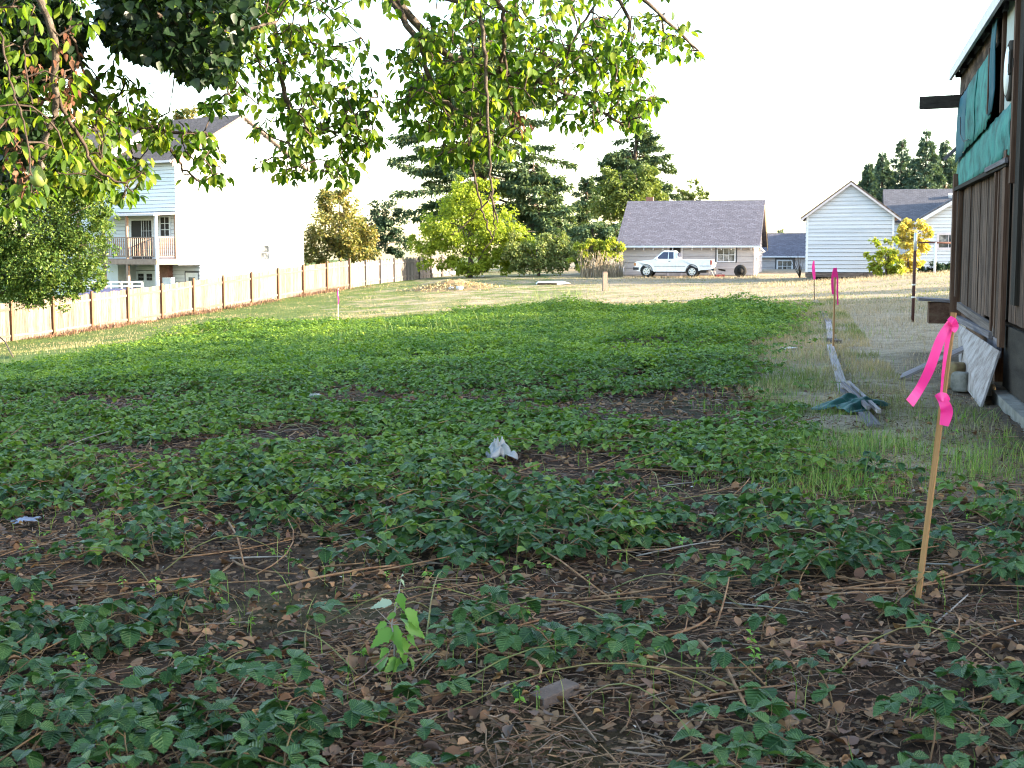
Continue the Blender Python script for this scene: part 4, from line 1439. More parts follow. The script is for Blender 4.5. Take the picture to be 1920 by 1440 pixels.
def pickup():
    a = at(1189, 518, 76.8)
    rz = LOT_RZ
    L = at(1335, 518, 75.8).x - a.x
    a.z = min(gz(a.x + .9, a.y), gz(a.x + 3.4, a.y - .8)) + .02
    T = thing('pickup_truck', 'white extended-cab pickup truck parked in front of the low garage', 'pickup', a, rz)
    L = L / .9713
    k = L / 4.55
    Wd = 1.62
    def P(x, z): return (x * k, z)
    # body side profile with wheel arches, front at x=0
    def arch(cx, r=.36, z0=.36, n=9):
        return [P(cx - r * math.cos(math.pi * i / (n - 1)), z0 + r * 1.05 * math.sin(math.pi * i / (n - 1))) for i in range(n)]
    low = [P(.05, .42), P(.30, .33)] + arch(.72) + [P(1.2, .32), P(2.96, .32)] + arch(3.38) + [P(3.9, .42), P(4.5, .46)]
    top = [P(4.52, .9), P(4.50, 1.02), P(2.62, 1.03), P(2.55, 1.05), P(1.14, 1.02), P(.12, .90), P(.02, .84), P(.02, .6)]
    m = MB()
    poly = low + top
    n = len(poly)
    # rounded in width: five sections
    secs = [(-.0, .97), (.06, 1.0), (Wd - .06, 1.0), (Wd, .97)]
    V, Fc = [], []
    zc = .66
    for y, s in secs:
        for x, z in poly:
            V.append((x * 1.0, y, zc + (z - zc) * (s if z > zc else 1)))
    for q in range(len(secs) - 1):
        for i in range(n):
            j = (i + 1) % n
            Fc.append((q * n + i, q * n + j, (q + 1) * n + j, (q + 1) * n + i))
    import bmesh
    bm = bmesh.new()
    vs_ = [bm.verts.new(v) for v in V]
    for f in Fc:
        bm.faces.new([vs_[i] for i in f])
    for e in (0, len(secs) - 1):
        f = bm.faces.new([vs_[e * n + i] for i in (range(n - 1, -1, -1) if e == 0 else range(n))])
        bmesh.ops.triangulate(bm, faces=[f])
    bmesh.ops.recalc_face_normals(bm, faces=bm.faces)
    me = bpy.data.meshes.new('body')
    bm.to_mesh(me)
    bm.free()
    me.materials.append(MATS['white_paint'])
    obj('body', me, T)
    # load bed hollow: dark floor strip on top
    MB().box(2.72 * k, 4.42 * k, .1, Wd - .1, 1.005, 1.034).build('bed_opening', 'black_plastic', T)
    # cab
    cab = MB()
    b0 = [(1.12, .03), (1.52, .10), (2.22, .11), (2.34, .12), (2.60, .03)]
    # lower ring / upper ring
    lo = [(1.10 * k, .02, 1.02), (2.62 * k, .02, 1.02), (2.62 * k, Wd - .02, 1.02), (1.10 * k, Wd - .02, 1.02)]
    hi = [(1.66 * k, .17, 1.48), (2.36 * k, .17, 1.48), (2.36 * k, Wd - .17, 1.48), (1.66 * k, Wd - .17, 1.48)]
    tp = [(1.74 * k, .24, 1.515), (2.30 * k, .24, 1.515), (2.30 * k, Wd - .24, 1.515), (1.74 * k, Wd - .24, 1.515)]
    cab.add(lo + hi + tp, [(0, 1, 5, 4), (1, 2, 6, 5), (2, 3, 7, 6), (3, 0, 4, 7), (4, 5, 9, 8), (5, 6, 10, 9), (6, 7, 11, 10), (7, 4, 8, 11), (8, 9, 10, 11)])
    cab.build('cab', 'white_paint', T)
    def side_q(x0, z0, x1, z1, x2, z2, x3, z3, nm, mat, off=.006, th=.004):
        def yy(z): return .02 + (z - 1.02) / .46 * .15 - off
        v = [(x * k, yy(z), z) for x, z in ((x0, z0), (x1, z1), (x2, z2), (x3, z3))]
        v += [(p[0], p[1] - th, p[2]) for p in v]
        return MB().add(v, [(0, 1, 2, 3), (7, 6, 5, 4), (0, 4, 5, 1), (1, 5, 6, 2), (2, 6, 7, 3), (3, 7, 4, 0)]).build(nm, mat, T)
    side_q(1.26, 1.05, 1.96, 1.05, 1.98, 1.44, 1.69, 1.44, 'side_window', 'truck_glass')
    side_q(2.01, 1.05, 2.30, 1.06, 2.28, 1.44, 2.01, 1.44, 'quarter_window', 'truck_glass')
    side_q(2.42, 1.08, 2.56, 1.08, 2.50, 1.38, 2.41, 1.42, 'rear_pillar_window', 'pipe_metal')
    # windscreen and rear window
    v = [(1.13 * k, .12, 1.05), (1.13 * k, Wd - .12, 1.05), (1.60 * k, Wd - .23, 1.45), (1.60 * k, .23, 1.45)]
    v += [(p[0] - .008, p[1], p[2] + .006) for p in v]
    MB().add(v, [(0, 1, 2, 3), (7, 6, 5, 4), (0, 4, 5, 1), (1, 5, 6, 2), (2, 6, 7, 3), (3, 7, 4, 0)]).build('windscreen', 'truck_glass', T)
    MB().box(2.50 * k, 2.56 * k, .3, Wd - .3, 1.1, 1.4).build('rear_window', 'truck_glass', T)
    # trim on the visible side
    MB().box(1.16 * k, 3.0 * k, -.012, -.002, .625, .648).box(3.8 * k, 4.48 * k, -.012, -.002, .64, .663).build('side_stripe', 'black_plastic', T)
    MB().box(1.2 * k, 3.0 * k, -.004, .02, .29, .33).build('sill', 'black_plastic', T)
    for x in (1.22, 2.44):
        MB().box(x * k - .006, x * k + .006, -.006, -.001, .36, 1.0).build('door_gap', 'pipe_metal', T)
    MB().box(2.0 * k, 2.12 * k, -.022, -.002, .90, .935).build('door_handle', 'black_plastic', T)
    MB().box(1.24 * k, 1.36 * k, -.16, .0, 1.02, 1.14).build('wing_mirror', 'white_paint', T)
    MB().box(-.06, .26, -.02, Wd + .02, .42, .57).build('front_bumper', 'black_plastic', T)
    MB().box(4.46 * k, 4.66 * k, -.0, Wd, .40, .52).build('rear_bumper', 'black_plastic', T)
    MB().box(-.012, .02, .12, Wd - .12, .64, .82).build('grille', 'black_plastic', T)
    MB().box(-.005, .1, -.008, .14, .66, .82).build('headlight', 'lamp_amber', T)
    MB().box(-.005, .1, Wd - .14, Wd + .008, .66, .82).build('headlight', 'lamp_amber', T)
    for y in (-.008, Wd - .1):
        MB().box(4.42 * k, 4.53 * k, y, y + .108, .72, .98).build('tail_light', 'lamp_red', T)
    for cx in (.72, 3.38):
        m = MB()
        for i in range(9):
            a0 = math.pi * i / 8
            m.v.append((cx * k - .372 * k * math.cos(a0), -.014, .36 + .39 * math.sin(a0)))
            m.v.append((cx * k - .34 * k * math.cos(a0), -.014, .36 + .36 * math.sin(a0)))
            m.v.append((cx * k - .372 * k * math.cos(a0), .05, .36 + .39 * math.sin(a0)))
            m.v.append((cx * k - .34 * k * math.cos(a0), .05, .36 + .36 * math.sin(a0)))
        for i in range(8):
            a0 = i * 4
            m.f += [(a0, a0 + 1, a0 + 5, a0 + 4), (a0 + 2, a0 + 6, a0 + 7, a0 + 3), (a0, a0 + 4, a0 + 6, a0 + 2), (a0 + 1, a0 + 3, a0 + 7, a0 + 5)]
        m.build('wheel_arch', 'black_plastic', T)
        for y in (.11, Wd - .11):
            wheel_parts(T, (cx * k, y, .335), .335, .22, 1)
    MB().box(.4, 4.2 * k, .2, Wd - .2, .26, .4).build('underbody', 'black_plastic', T)
pickup()

# ---------------------------------------------------------------- clutter by the garage
def garage_clutter():
    p = gp(1388, 520)
    T = thing('spare_tyre', 'black tyre leaning against the right end of the low garage', 'tyre', p, LOT_RZ)
    r = .36
    MB().lathe([(r * .55, -.1), (r * .95, -.1), (r, -.05), (r, .05), (r * .95, .1), (r * .55, .1), (r * .55, -.1)], 24, 'y', (0, 0, r)).build('tyre', 'tyre', T, True)
    MB().lathe([(0, -.03), (r * .5, -.06), (r * .56, .05), (0, .03)], 16, 'y', (0, 0, r)).build('hub', 'pipe_metal', T)
    p = gp(1165, 520)
    p.y += 1.2
    T = thing('pale_tub', 'pale plastic tub on a dark stand at the left corner of the garage', 'tub', p, 0)
    MB().prism([(-.2, .28), (.2, .28), (.24, .62), (-.24, .62)], 'y', -.22, .22).build('tub', 'blue_grey_tub', T)
    MB().box(-.2, .2, -.2, .2, .0, .275).build('stand', 'black_plastic', T)
    p = gp(1350, 520)
    T = thing('red_toolbox', 'red box lying on the ground right of the pickup', 'box', p, .1)
    MB().box(-.25, .25, -.14, .14, .0, .16).build('box', 'red_paint', T)
    MB().tube([(-.12, 0, .16), (-.1, 0, .22), (.1, 0, .22), (.12, 0, .16)], .012, 5).build('handle', 'black_plastic', T)
    p = gp(1340, 520)
    p.y += .8
    T = thing('folding_chair', 'light metal folding chair frame standing behind the pickup tailgate', 'chair', p, .3)
    for s in (-.2, .2):
        MB().tube([(-.2, s, 0), (.12, s, .85)], .014, 5).build('leg', 'pipe_metal', T, True)
        MB().tube([(.2, s, 0), (-.1, s, .6)], .014, 5).build('leg', 'pipe_metal', T, True)
    MB().box(-.2, .15, -.2, .2, .42, .45).build('seat', 'pale_trim', T)
    MB().box(.06, .09, -.2, .2, .62, .84).build('backrest', 'pale_trim', T)
    p = gp(1353, 520)
    plank_between('dark_board', 'shed_dark', 'dark board propped low between pickup and black tyre', 'board', at(1347, 505, p.y), at(1360, 507.5, p.y), .12, .1)
garage_clutter()

# ---------------------------------------------------------------- vehicle with ladder rack behind the fence
def rack_truck():
    p = at(232, 545, 66.5)
    gzv = gz(p.x, p.y) - .1
    T = thing('rack_van', 'dark blue work van with metal ladder rack, roof showing over the fence', 'van', (p.x, p.y, gzv), R(18))
    z = at(232, 541, 66.5).z - gzv
    MB().prism([(-2.2, .35), (2.2, .35), (2.25, .9), (1.6, 1.05), (1.1, z), (-2.1, z), (-2.25, .9)], 'y', -.85, .85).build('body', 'blue_paint', T)
    MB().prism([(1.22, z - .15), (1.62, 1.07), (1.66, 1.07), (1.26, z - .13)], 'y', -.7, .7).build('windscreen', 'truck_glass', T)
    for cx in (-1.4, 1.4):
        for y in (-.78, .78):
            wheel_parts(T, (cx, y, .33), .33, .2, 1)
    for y in (-.72, .72):
        MB().tube([(-2.1, y, z + .32), (.9, y, z + .32)], .022, 5).build('rack_rail', 'pipe_metal', T)
        MB().tube([(-2.1, y, z + .12), (.9, y, z + .12)], .018, 5).build('rack_rail', 'pipe_metal', T)
        for i in range(7):
            x = -2.1 + i * .5
            MB().tube([(x, y, z), (x, y, z + .33)], .018, 5).build('rack_upright', 'pipe_metal', T)
    for i in range(4):
        x = -1.9 + i * .9
        MB().tube([(x, -.72, z + .33), (x, .72, z + .33)], .02, 5).build('rack_bar', 'pipe_metal', T)
rack_truck()

# ================================================================== TREES
def crown_mesh(name, blobs, n, size, mat, seed, clump=.34, flat=.75, outward=.55):
    """leaves in clumps through the blobs [(centre, radii)]; n leaves in all"""
    r = np.random.default_rng(seed)
    vols = np.array([b[1][0] * b[1][1] * b[1][2] for b in blobs]) ** .67
    parts = []
    for (c, rad), wgt in zip(blobs, vols / vols.sum()):
        c, rad = np.array(c, float), np.array(rad, float)
        m = max(int(n * wgt), 40)
        k = max(int(m / 85), 8)
        d = r.normal(size=(k, 3))
        d /= np.linalg.norm(d, axis=1, keepdims=True)
        rr = r.uniform(.25, 1.0, k) ** .45
        cc = c + d * rr[:, None] * rad * .88
        ci = r.integers(0, k, m)
        cs = rad.mean() * clump * r.uniform(.6, 1.25, k)
        e = r.normal(size=(m, 3)) * np.array([1, 1, flat])
        e /= np.linalg.norm(e, axis=1, keepdims=True) ** .55
        P = cc[ci] + e * cs[ci][:, None] * .62
        out = P - c
        out /= np.linalg.norm(out, axis=1, keepdims=True) + 1e-9
        yaw = np.arctan2(out[:, 1], out[:, 0]) + r.normal(0, 1.0, m)
        pit = r.normal(-.35, .5, m)
        Rm = rots(yaw, pit, r.normal(0, .6, m))
        S = size * r.uniform(.65, 1.35, m)
        parts.append(scatter(LEAF2[0], LEAF2[1], P, Rm, S))
    V, Fa = join(parts)
    return mesh(name, V, Fa, mat)

def limbs(T, base, blobs, rad, seed, mat='bark', n=14, name='trunk', bend=.2):
    r = random.Random(seed)
    top = Vector(blobs[0][0])
    m = MB()
    h = top.z
    pts = [Vector((0, 0, -.3)), Vector((r.uniform(-bend, bend) * .4 + top.x * .15, top.y * .15, h * .33)), Vector((top.x * .6, top.y * .6, h * .66)), top + Vector((0, 0, blobs[0][1][2] * .5))]
    m.tube(pts, [rad * 1.25, rad * .9, rad * .6, rad * .15], 8)
    for i in range(n):
        c, q = blobs[i % len(blobs)]
        t = r.uniform(.3, .95)
        a = pts[1].lerp(pts[2], t) if r.random() < .6 else pts[2].lerp(pts[3], t * .6)
        d = Vector((r.gauss(0, 1), r.gauss(0, 1), r.gauss(.2, .8))).normalized()
        e = Vector(c) + Vector((d.x * q[0], d.y * q[1], d.z * q[2])) * .85
        mid = a.lerp(e, .5) + Vector((0, 0, .12 * (e - a).length))
        m.tube([a, mid, e], [rad * .35, rad * .2, rad * .05], 5)
    return m.build(name, mat, T, True)

def broadleaf(name, label, foot, blobs_px, Y, n, size, mat, seed, trunk=.14, cat='tree', group=None, depth=.8, clump=.34, lim=14):
    """blobs_px: (x, y, rx, ry[, dY]) in picture pixels at distance Y"""
    k = Y / F
    base = Vector((at(foot, HOR, Y).x, Y, gz(at(foot, HOR, Y).x, Y)))
    T = thing(name, label, cat, base, 0, group)
    blobs = []
    for b in blobs_px:
        dY = b[4] if len(b) > 4 else 0
        p = at(b[0], b[1], Y + dY) - base
        blobs.append(((p.x, p.y, p.z), (b[2] * k, (b[2] + b[3]) / 2 * k * depth, b[3] * k)))
    limbs(T, base, blobs, trunk, seed, n=lim)
    obj('crown', crown_mesh('crown', blobs, n, size, mat, seed, clump), T)
    return T

broadleaf('maple_tree', 'olive and orange tinted leafy tree behind the fence right of the tall house', 640,
          [(635, 430, 60, 62), (600, 462, 50, 38), (672, 455, 46, 45), (632, 385, 42, 45), (640, 350, 22, 26), (590, 490, 34, 20)], 88, 9000, .21, 'crown_olive', 21)
broadleaf('dark_yew', 'dark evergreen tree between the olive tree and the lime tree', 700,
          [(695, 440, 45, 40), (728, 400, 36, 30), (668, 470, 40, 26), (745, 455, 34, 30)], 99, 8000, .2, 'crown_dark', 22, .2)
broadleaf('lime_tree', 'bright lime green tree standing in front of the firs', 880,
          [(880, 430, 78, 62), (830, 425, 52, 50), (930, 440, 58, 56), (880, 380, 52, 46), (955, 475, 46, 36), (815, 475, 40, 36), (900, 485, 70, 28), (850, 498, 40, 20), (925, 500, 56, 18), (870, 350, 30, 24), (905, 365, 40, 34), (800, 445, 34, 40), (985, 455, 30, 40)], 83, 22000, .17, 'crown_lime', 23, .16)
broadleaf('olive_shrub', 'grey-green shrub right of the lime tree', 1010,
          [(1005, 475, 45, 38), (1045, 480, 42, 36), (985, 495, 30, 22), (1030, 450, 32, 24), (1075, 490, 26, 26), (1060, 465, 30, 24), (965, 470, 30, 40)], 82, 11000, .15, 'crown_sage', 24, .1, 'shrub')
broadleaf('blue_shrub', 'bluish-green rounded shrub behind the yellow hedge', 1120,
          [(1110, 438, 36, 24), (1145, 440, 30, 24), (1080, 445, 22, 18)], 96, 5000, .17, 'crown_blue', 25, .1, 'shrub')
broadleaf('oak_tree', 'sunlit olive green tree in front of the right-hand fir', 1180,
          [(1180, 370, 62, 44), (1140, 375, 42, 40), (1215, 365, 40, 42), (1155, 335, 34, 28), (1205, 335, 38, 26), (1190, 400, 60, 22), (1245, 385, 26, 22)], 112, 11000, .25, 'crown_green', 26, .25)
broadleaf('thin_tree', 'sparse pale tree rising behind the garage roof', 1305,
          [(1298, 362, 22, 18), (1322, 372, 20, 14), (1282, 378, 22, 12), (1300, 342, 12, 8), (1262, 352, 14, 8)], 135, 1700, .24, 'crown_green', 27, .12, lim=18)
broadleaf('roof_tree', 'yellow-green tree top rising behind the roof of the tall house', 365,
          [(362, 222, 36, 22), (340, 235, 30, 18), (390, 232, 22, 16), (362, 320, 40, 80)], 100, 4000, .26, 'crown_olive', 28, .2)
broadleaf('side_tree', 'large leafy green tree overhanging the left end of the fence', -70,
          [(60, 430, 105, 90), (120, 480, 85, 72), (20, 500, 90, 66), (150, 410, 60, 70), (70, 330, 80, 70), (-60, 420, 90, 120), (100, 550, 70, 34), (40, 545, 70, 36), (165, 520, 36, 46), (10, 270, 70, 70), (-60, 280, 80, 90), (110, 270, 50, 55), (195, 440, 30, 60), (80, 500, 120, 70), (40, 400, 110, 90), (30, 240, 120, 90), (120, 310, 80, 70), (170, 360, 52, 60)], 46.5, 74000, .10, 'crown_left', 29, .2, lim=26, clump=.3)

def yellow_hedge():
    Y = 78.5
    T = broadleaf('yellow_hedge', 'yellow-green bush over dry reed stalks left of the garage', 1130,
          [(1110, 460, 30, 13), (1145, 464, 26, 15), (1090, 470, 24, 18), (1135, 455, 24, 10), (1128, 480, 40, 12), (1085, 495, 20, 18)], Y, 5200, .15, 'crown_yellowgreen', 30, .06, 'bush')
    # dry reed stalks below
    n = 330
    a = at(1088, 516, Y).x; b = at(1168, 516, Y).x
    X = U(a, b, n); Yv = Y - .3 + U(-.9, .6, n); Z = gz(X, Yv)
    h = U(.35, 1.5, n) * (.55 + .7 * vnoise(X, Yv, .5, 88))
    lean = rng.normal(0, .16, (n, 2))
    Pp = np.stack([np.stack([X, Yv, Z], -1), np.stack([X + lean[:, 0] * h * .5, Yv + lean[:, 1] * h * .5, Z + h * .55], -1), np.stack([X + lean[:, 0] * h * 1.2, Yv + lean[:, 1] * h, Z + h], -1)], 1)
    v, f = tubes(Pp, np.full((n, 3), .014), 3)
    m = T.location
    tag(obj('dry_stalks', mesh('dry_stalks', v - np.array(m), f, 'dry_grass'), T), kind='stuff')
yellow_hedge()

def gold_bush():
    broadleaf('golden_bush', 'golden yellow sunlit shrub leaning out from the right corner of the white barn', 1705,
              [(1715, 428, 30, 20), (1738, 432, 18, 18), (1690, 440, 22, 22), (1712, 470, 26, 34), (1700, 500, 26, 20)], 65, 4200, .15, 'crown_gold', 31, .05, 'bush')
    broadleaf('leafy_bush', 'yellow-green big-leaved bush growing against the front of the white barn', 1665,
              [(1660, 480, 26, 26), (1640, 490, 20, 24), (1680, 488, 24, 30), (1655, 508, 34, 14), (1640, 452, 10, 8), (1672, 450, 14, 10)], 63.5, 2100, .17, 'crown_yellowgreen', 32, .05, 'bush')
    broadleaf('dark_bush', 'dark green low bush behind the white clothes pole', 1755,
              [(1752, 502, 22, 12), (1735, 505, 16, 9), (1772, 504, 18, 11)], 69, 2200, .13, 'crown_dark', 33, .05, 'bush')
gold_bush()

def conifer(name, label, px, Y, top_y, R0, seed, mat='needles', z0f=.08, n_br=130, tw=34, irr=.5, sz=.42, group=None, base_y=None, shape=.75):
    r = np.random.default_rng(seed)
    x = at(px, HOR, Y).x
    g = gz(x, Y)
    H = at(px, top_y, Y).z - g
    T = thing(name, label, 'tree', (x, Y, g), 0, group)
    MB().tube([(0, 0, -.3), (.05, 0, H * .4), (0, .05, H * .8), (0, 0, H)], [H * .022, H * .016, H * .007, .02], 8).build('trunk', 'bark', T, True)
    hz = r.uniform(z0f, .985, n_br) ** .9
    ln = R0 * np.clip((1 - hz), .03, 1) ** shape * r.uniform(1 - irr, 1.08, n_br) * np.clip(.55 + hz * 1.5, 0, 1)
    yaw = r.uniform(0, 2 * math.pi, n_br)
    k = 6
    t = np.linspace(0, 1, k)
    rise = r.uniform(-.25, .12, n_br)
    tipup = r.uniform(.0, .25, n_br)
    px_ = ln[:, None] * t[None]
    pz = H * hz[:, None] + ln[:, None] * (rise[:, None] * t[None] - .22 * t[None] + tipup[:, None] * t[None] ** 2.2)
    Pl = np.stack([px_ * np.cos(yaw)[:, None], px_ * np.sin(yaw)[:, None], pz], -1)
    v, f = tubes(Pl, np.linspace(1, .15, k)[None] * (.02 + .012 * ln[:, None]), 4)
    obj('branch_frame', mesh('branch_frame', v, f, 'bark'), T)
    # needle sprays
    wts = ln / ln.sum()
    tot = int(n_br * tw * 1.7)
    sz = sz * .8
    bi = r.choice(n_br, tot, p=wts)
    tt = r.uniform(.12, 1.0, tot) ** .75
    ii = tt * (k - 1)
    i0 = np.clip(ii.astype(int), 0, k - 2)
    fr = (ii - i0)[:, None]
    P = Pl[bi, i0] * (1 - fr) + Pl[bi, i0 + 1] * fr
    side = r.choice([-1, 1], tot)
    off = r.uniform(0, .22, tot) * ln[bi] * (1.1 - tt) + .05
    ya = yaw[bi] + side * r.uniform(.4, 1.2, tot)
    P = P + np.stack([np.cos(ya) * off, np.sin(ya) * off, r.normal(-.06, .10, tot)], -1)
    Rm = rots(ya + r.normal(0, .4, tot), r.normal(-.25, .45, tot), r.normal(0, .6, tot))
    S = sz * r.uniform(.6, 1.35, tot)
    S3 = np.stack([S * .5, S, S], -1)
    v, f = scatter(LEAF2[0], LEAF2[1], P, Rm, S3)
    obj('crown', mesh('crown', v, f, mat), T)
    return T

conifer('douglas_fir', 'tallest dark fir standing behind the lime tree', 905, 106, 30, 9.2, 41, n_br=190, tw=150, irr=.62, sz=.55, z0f=.1, shape=.32)
conifer('douglas_fir', 'fir with broad drooping limbs just right of the tallest fir', 1000, 104, 285, 5.2, 42, n_br=90, tw=110, irr=.5, sz=.5, shape=.55)
conifer('douglas_fir', 'right-hand fir with pointed top left of the garage roof', 1190, 121, 192, 6.4, 43, n_br=130, tw=110, irr=.5, sz=.52, z0f=.12, shape=.62)
conifer('douglas_fir', 'small dark fir filling the gap between the two big firs', 1100, 118, 330, 4.2, 44, n_br=80, tw=80, irr=.4, sz=.5)
RG = 'firs behind the grey-roofed house'
for i, (x, ty, r0, lab) in enumerate(((1625, 308, 2.6, 'leftmost low fir rising behind the barn roof'), (1650, 288, 3.0, 'second fir from the left behind the grey-roofed house'),
                                      (1686, 262, 3.2, 'third fir from the left behind the grey-roofed house'), (1731, 246, 3.4, 'tallest and palest of the firs behind the grey-roofed house'),
                                      (1768, 262, 3.2, 'fir between the tallest of the group and the old shed'), (1805, 250, 3.4, 'rightmost fir partly hidden by the old shed'))):
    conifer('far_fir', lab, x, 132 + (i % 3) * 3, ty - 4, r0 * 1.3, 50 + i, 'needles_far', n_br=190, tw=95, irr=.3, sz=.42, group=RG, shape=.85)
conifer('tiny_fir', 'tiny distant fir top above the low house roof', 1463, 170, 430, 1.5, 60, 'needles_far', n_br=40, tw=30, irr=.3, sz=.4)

def bare_shrub():
    p = gp(1500, 521)
    T = thing('bare_shrub', 'leafless twiggy shrub at the left foot of the white barn', 'shrub', p)
    r = random.Random(5)
    for i in range(9):
        a = r.uniform(-1, 1)
        m = MB().tube([(0, 0, 0), (a * .2 - .1, r.uniform(-.1, .1), .5), (a * .55 - .3, r.uniform(-.2, .2), r.uniform(.8, 1.4))], [.025, .016, .006], 5)
        m.build('stem', 'twig', T, True)
bare_shrub()

# ---------------------------------------------------------------- unseen trees and added house right of frame, shaped to shade the lot
def off_tree(name, label, X, Y, h, rad, seed, n=13000, mat='crown_green', size=.24):
    base = Vector((X, Y, gz(X, Y)))
    T = thing(name, label, 'tree', base, 0, 'shade trees on the right outside the picture')
    blobs = [((0, 0, h * .6), (rad, rad, h * .36)), ((.3 * rad, -.3 * rad, h * .4), (rad * .9, rad * .9, h * .3)), ((-.2 * rad, .4 * rad, h * .75), (rad * .7, rad * .7, h * .22)), ((0, 0, h * .22), (rad * .75, rad * .75, h * .22))]
    limbs(T, base, blobs, .2, seed)
    obj('crown', crown_mesh('crown', blobs, n, size, mat, seed, .4), T)
OFF = [(19, 11.2, 9.4, 3.0), (21, 15.0, 9.4, 3.2), (22, 18.5, 9.0, 3.4), (25, 24, 5.8, 3.0), (27, 29.5, 8.0, 3.3), (30, 35.5, 9.2, 3.4), (34, 44, 7.2, 2.6)]
LOW = [(20.5, 19, 5.4, 2.6), (22.5, 23, 5.6, 2.6), (24.5, 27.3, 5.4, 2.6), (26.5, 31.6, 5.6, 2.6), (28.5, 36, 5.4, 2.6)]  # extra low trees, added to keep sun off the dry grass
for i, (X, Y, h, rd) in enumerate(LOW):
    off_tree('added_low_tree', 'low dense tree added for shade, unseen outside the right edge, %s from the camera' % ('nearest', 'second', 'third', 'fourth', 'farthest')[i], X, Y, h, rd, 170 + i, 11000, 'crown_green', .26)
for i, (X, Y, h, rd) in enumerate(OFF):
    off_tree('shade_tree', 'leafy shade tree outside the right edge, %s from the camera' % ('nearest', 'second', 'third', 'fourth', 'fifth', 'sixth', 'seventh', 'eighth')[i], X, Y, h, rd, 70 + i, 13000 if i < 2 else 6000)

def off_house():  # added unseen house, its low ridge keeps sun off the foreground
    T = thing('added_shade_house', 'low unseen house added for foreground shade outside the right edge of the picture', 'house', (17, -1.5, gz(17, -1.5)), 0)
    z = 3.4
    MB().box(-3.4, 3.4, -10, 9.5, -.5, z).build('wall', 'white_siding', T)
    MB().prism([(-3.4, z), (3.4, z), (0, z + 1.75)], 'y', -10, 9.5).build('gable_wall', 'white_siding', T)
    k = math.atan2(1.75, 3.4)
    roof_slab(T, (-3.9, 10, z - .5 * math.tan(k) + .12), (0, -1, 0), (math.cos(k), 0, math.sin(k)), 20.5, 3.9 / math.cos(k), 'roof_grey', .1)
    roof_slab(T, (3.9, -10.5, z - .5 * math.tan(k) + .12), (0, 1, 0), (-math.cos(k), 0, math.sin(k)), 20.5, 3.9 / math.cos(k), 'roof_grey', .1)
    for y in (-7, -2, 3, 7):
        window(T, y, y + 1.4, 1.1, 2.3, -3.4, 2, 1, axis='x')
off_house()

# ================================================================== PEAR TREE OVERHEAD
PEAR_T, PEAR_W = [0, .10, .28, .5, .72, .9, 1.0], [.03, .17, .27, .29, .22, .10, 0.0]
PEAR = leaf_template(PEAR_T, PEAR_W, .30, .22)
IVY = leaf_template([0, .15, .4, .7, 1.0], [.1, .42, .40, .22, 0], .15, .15)

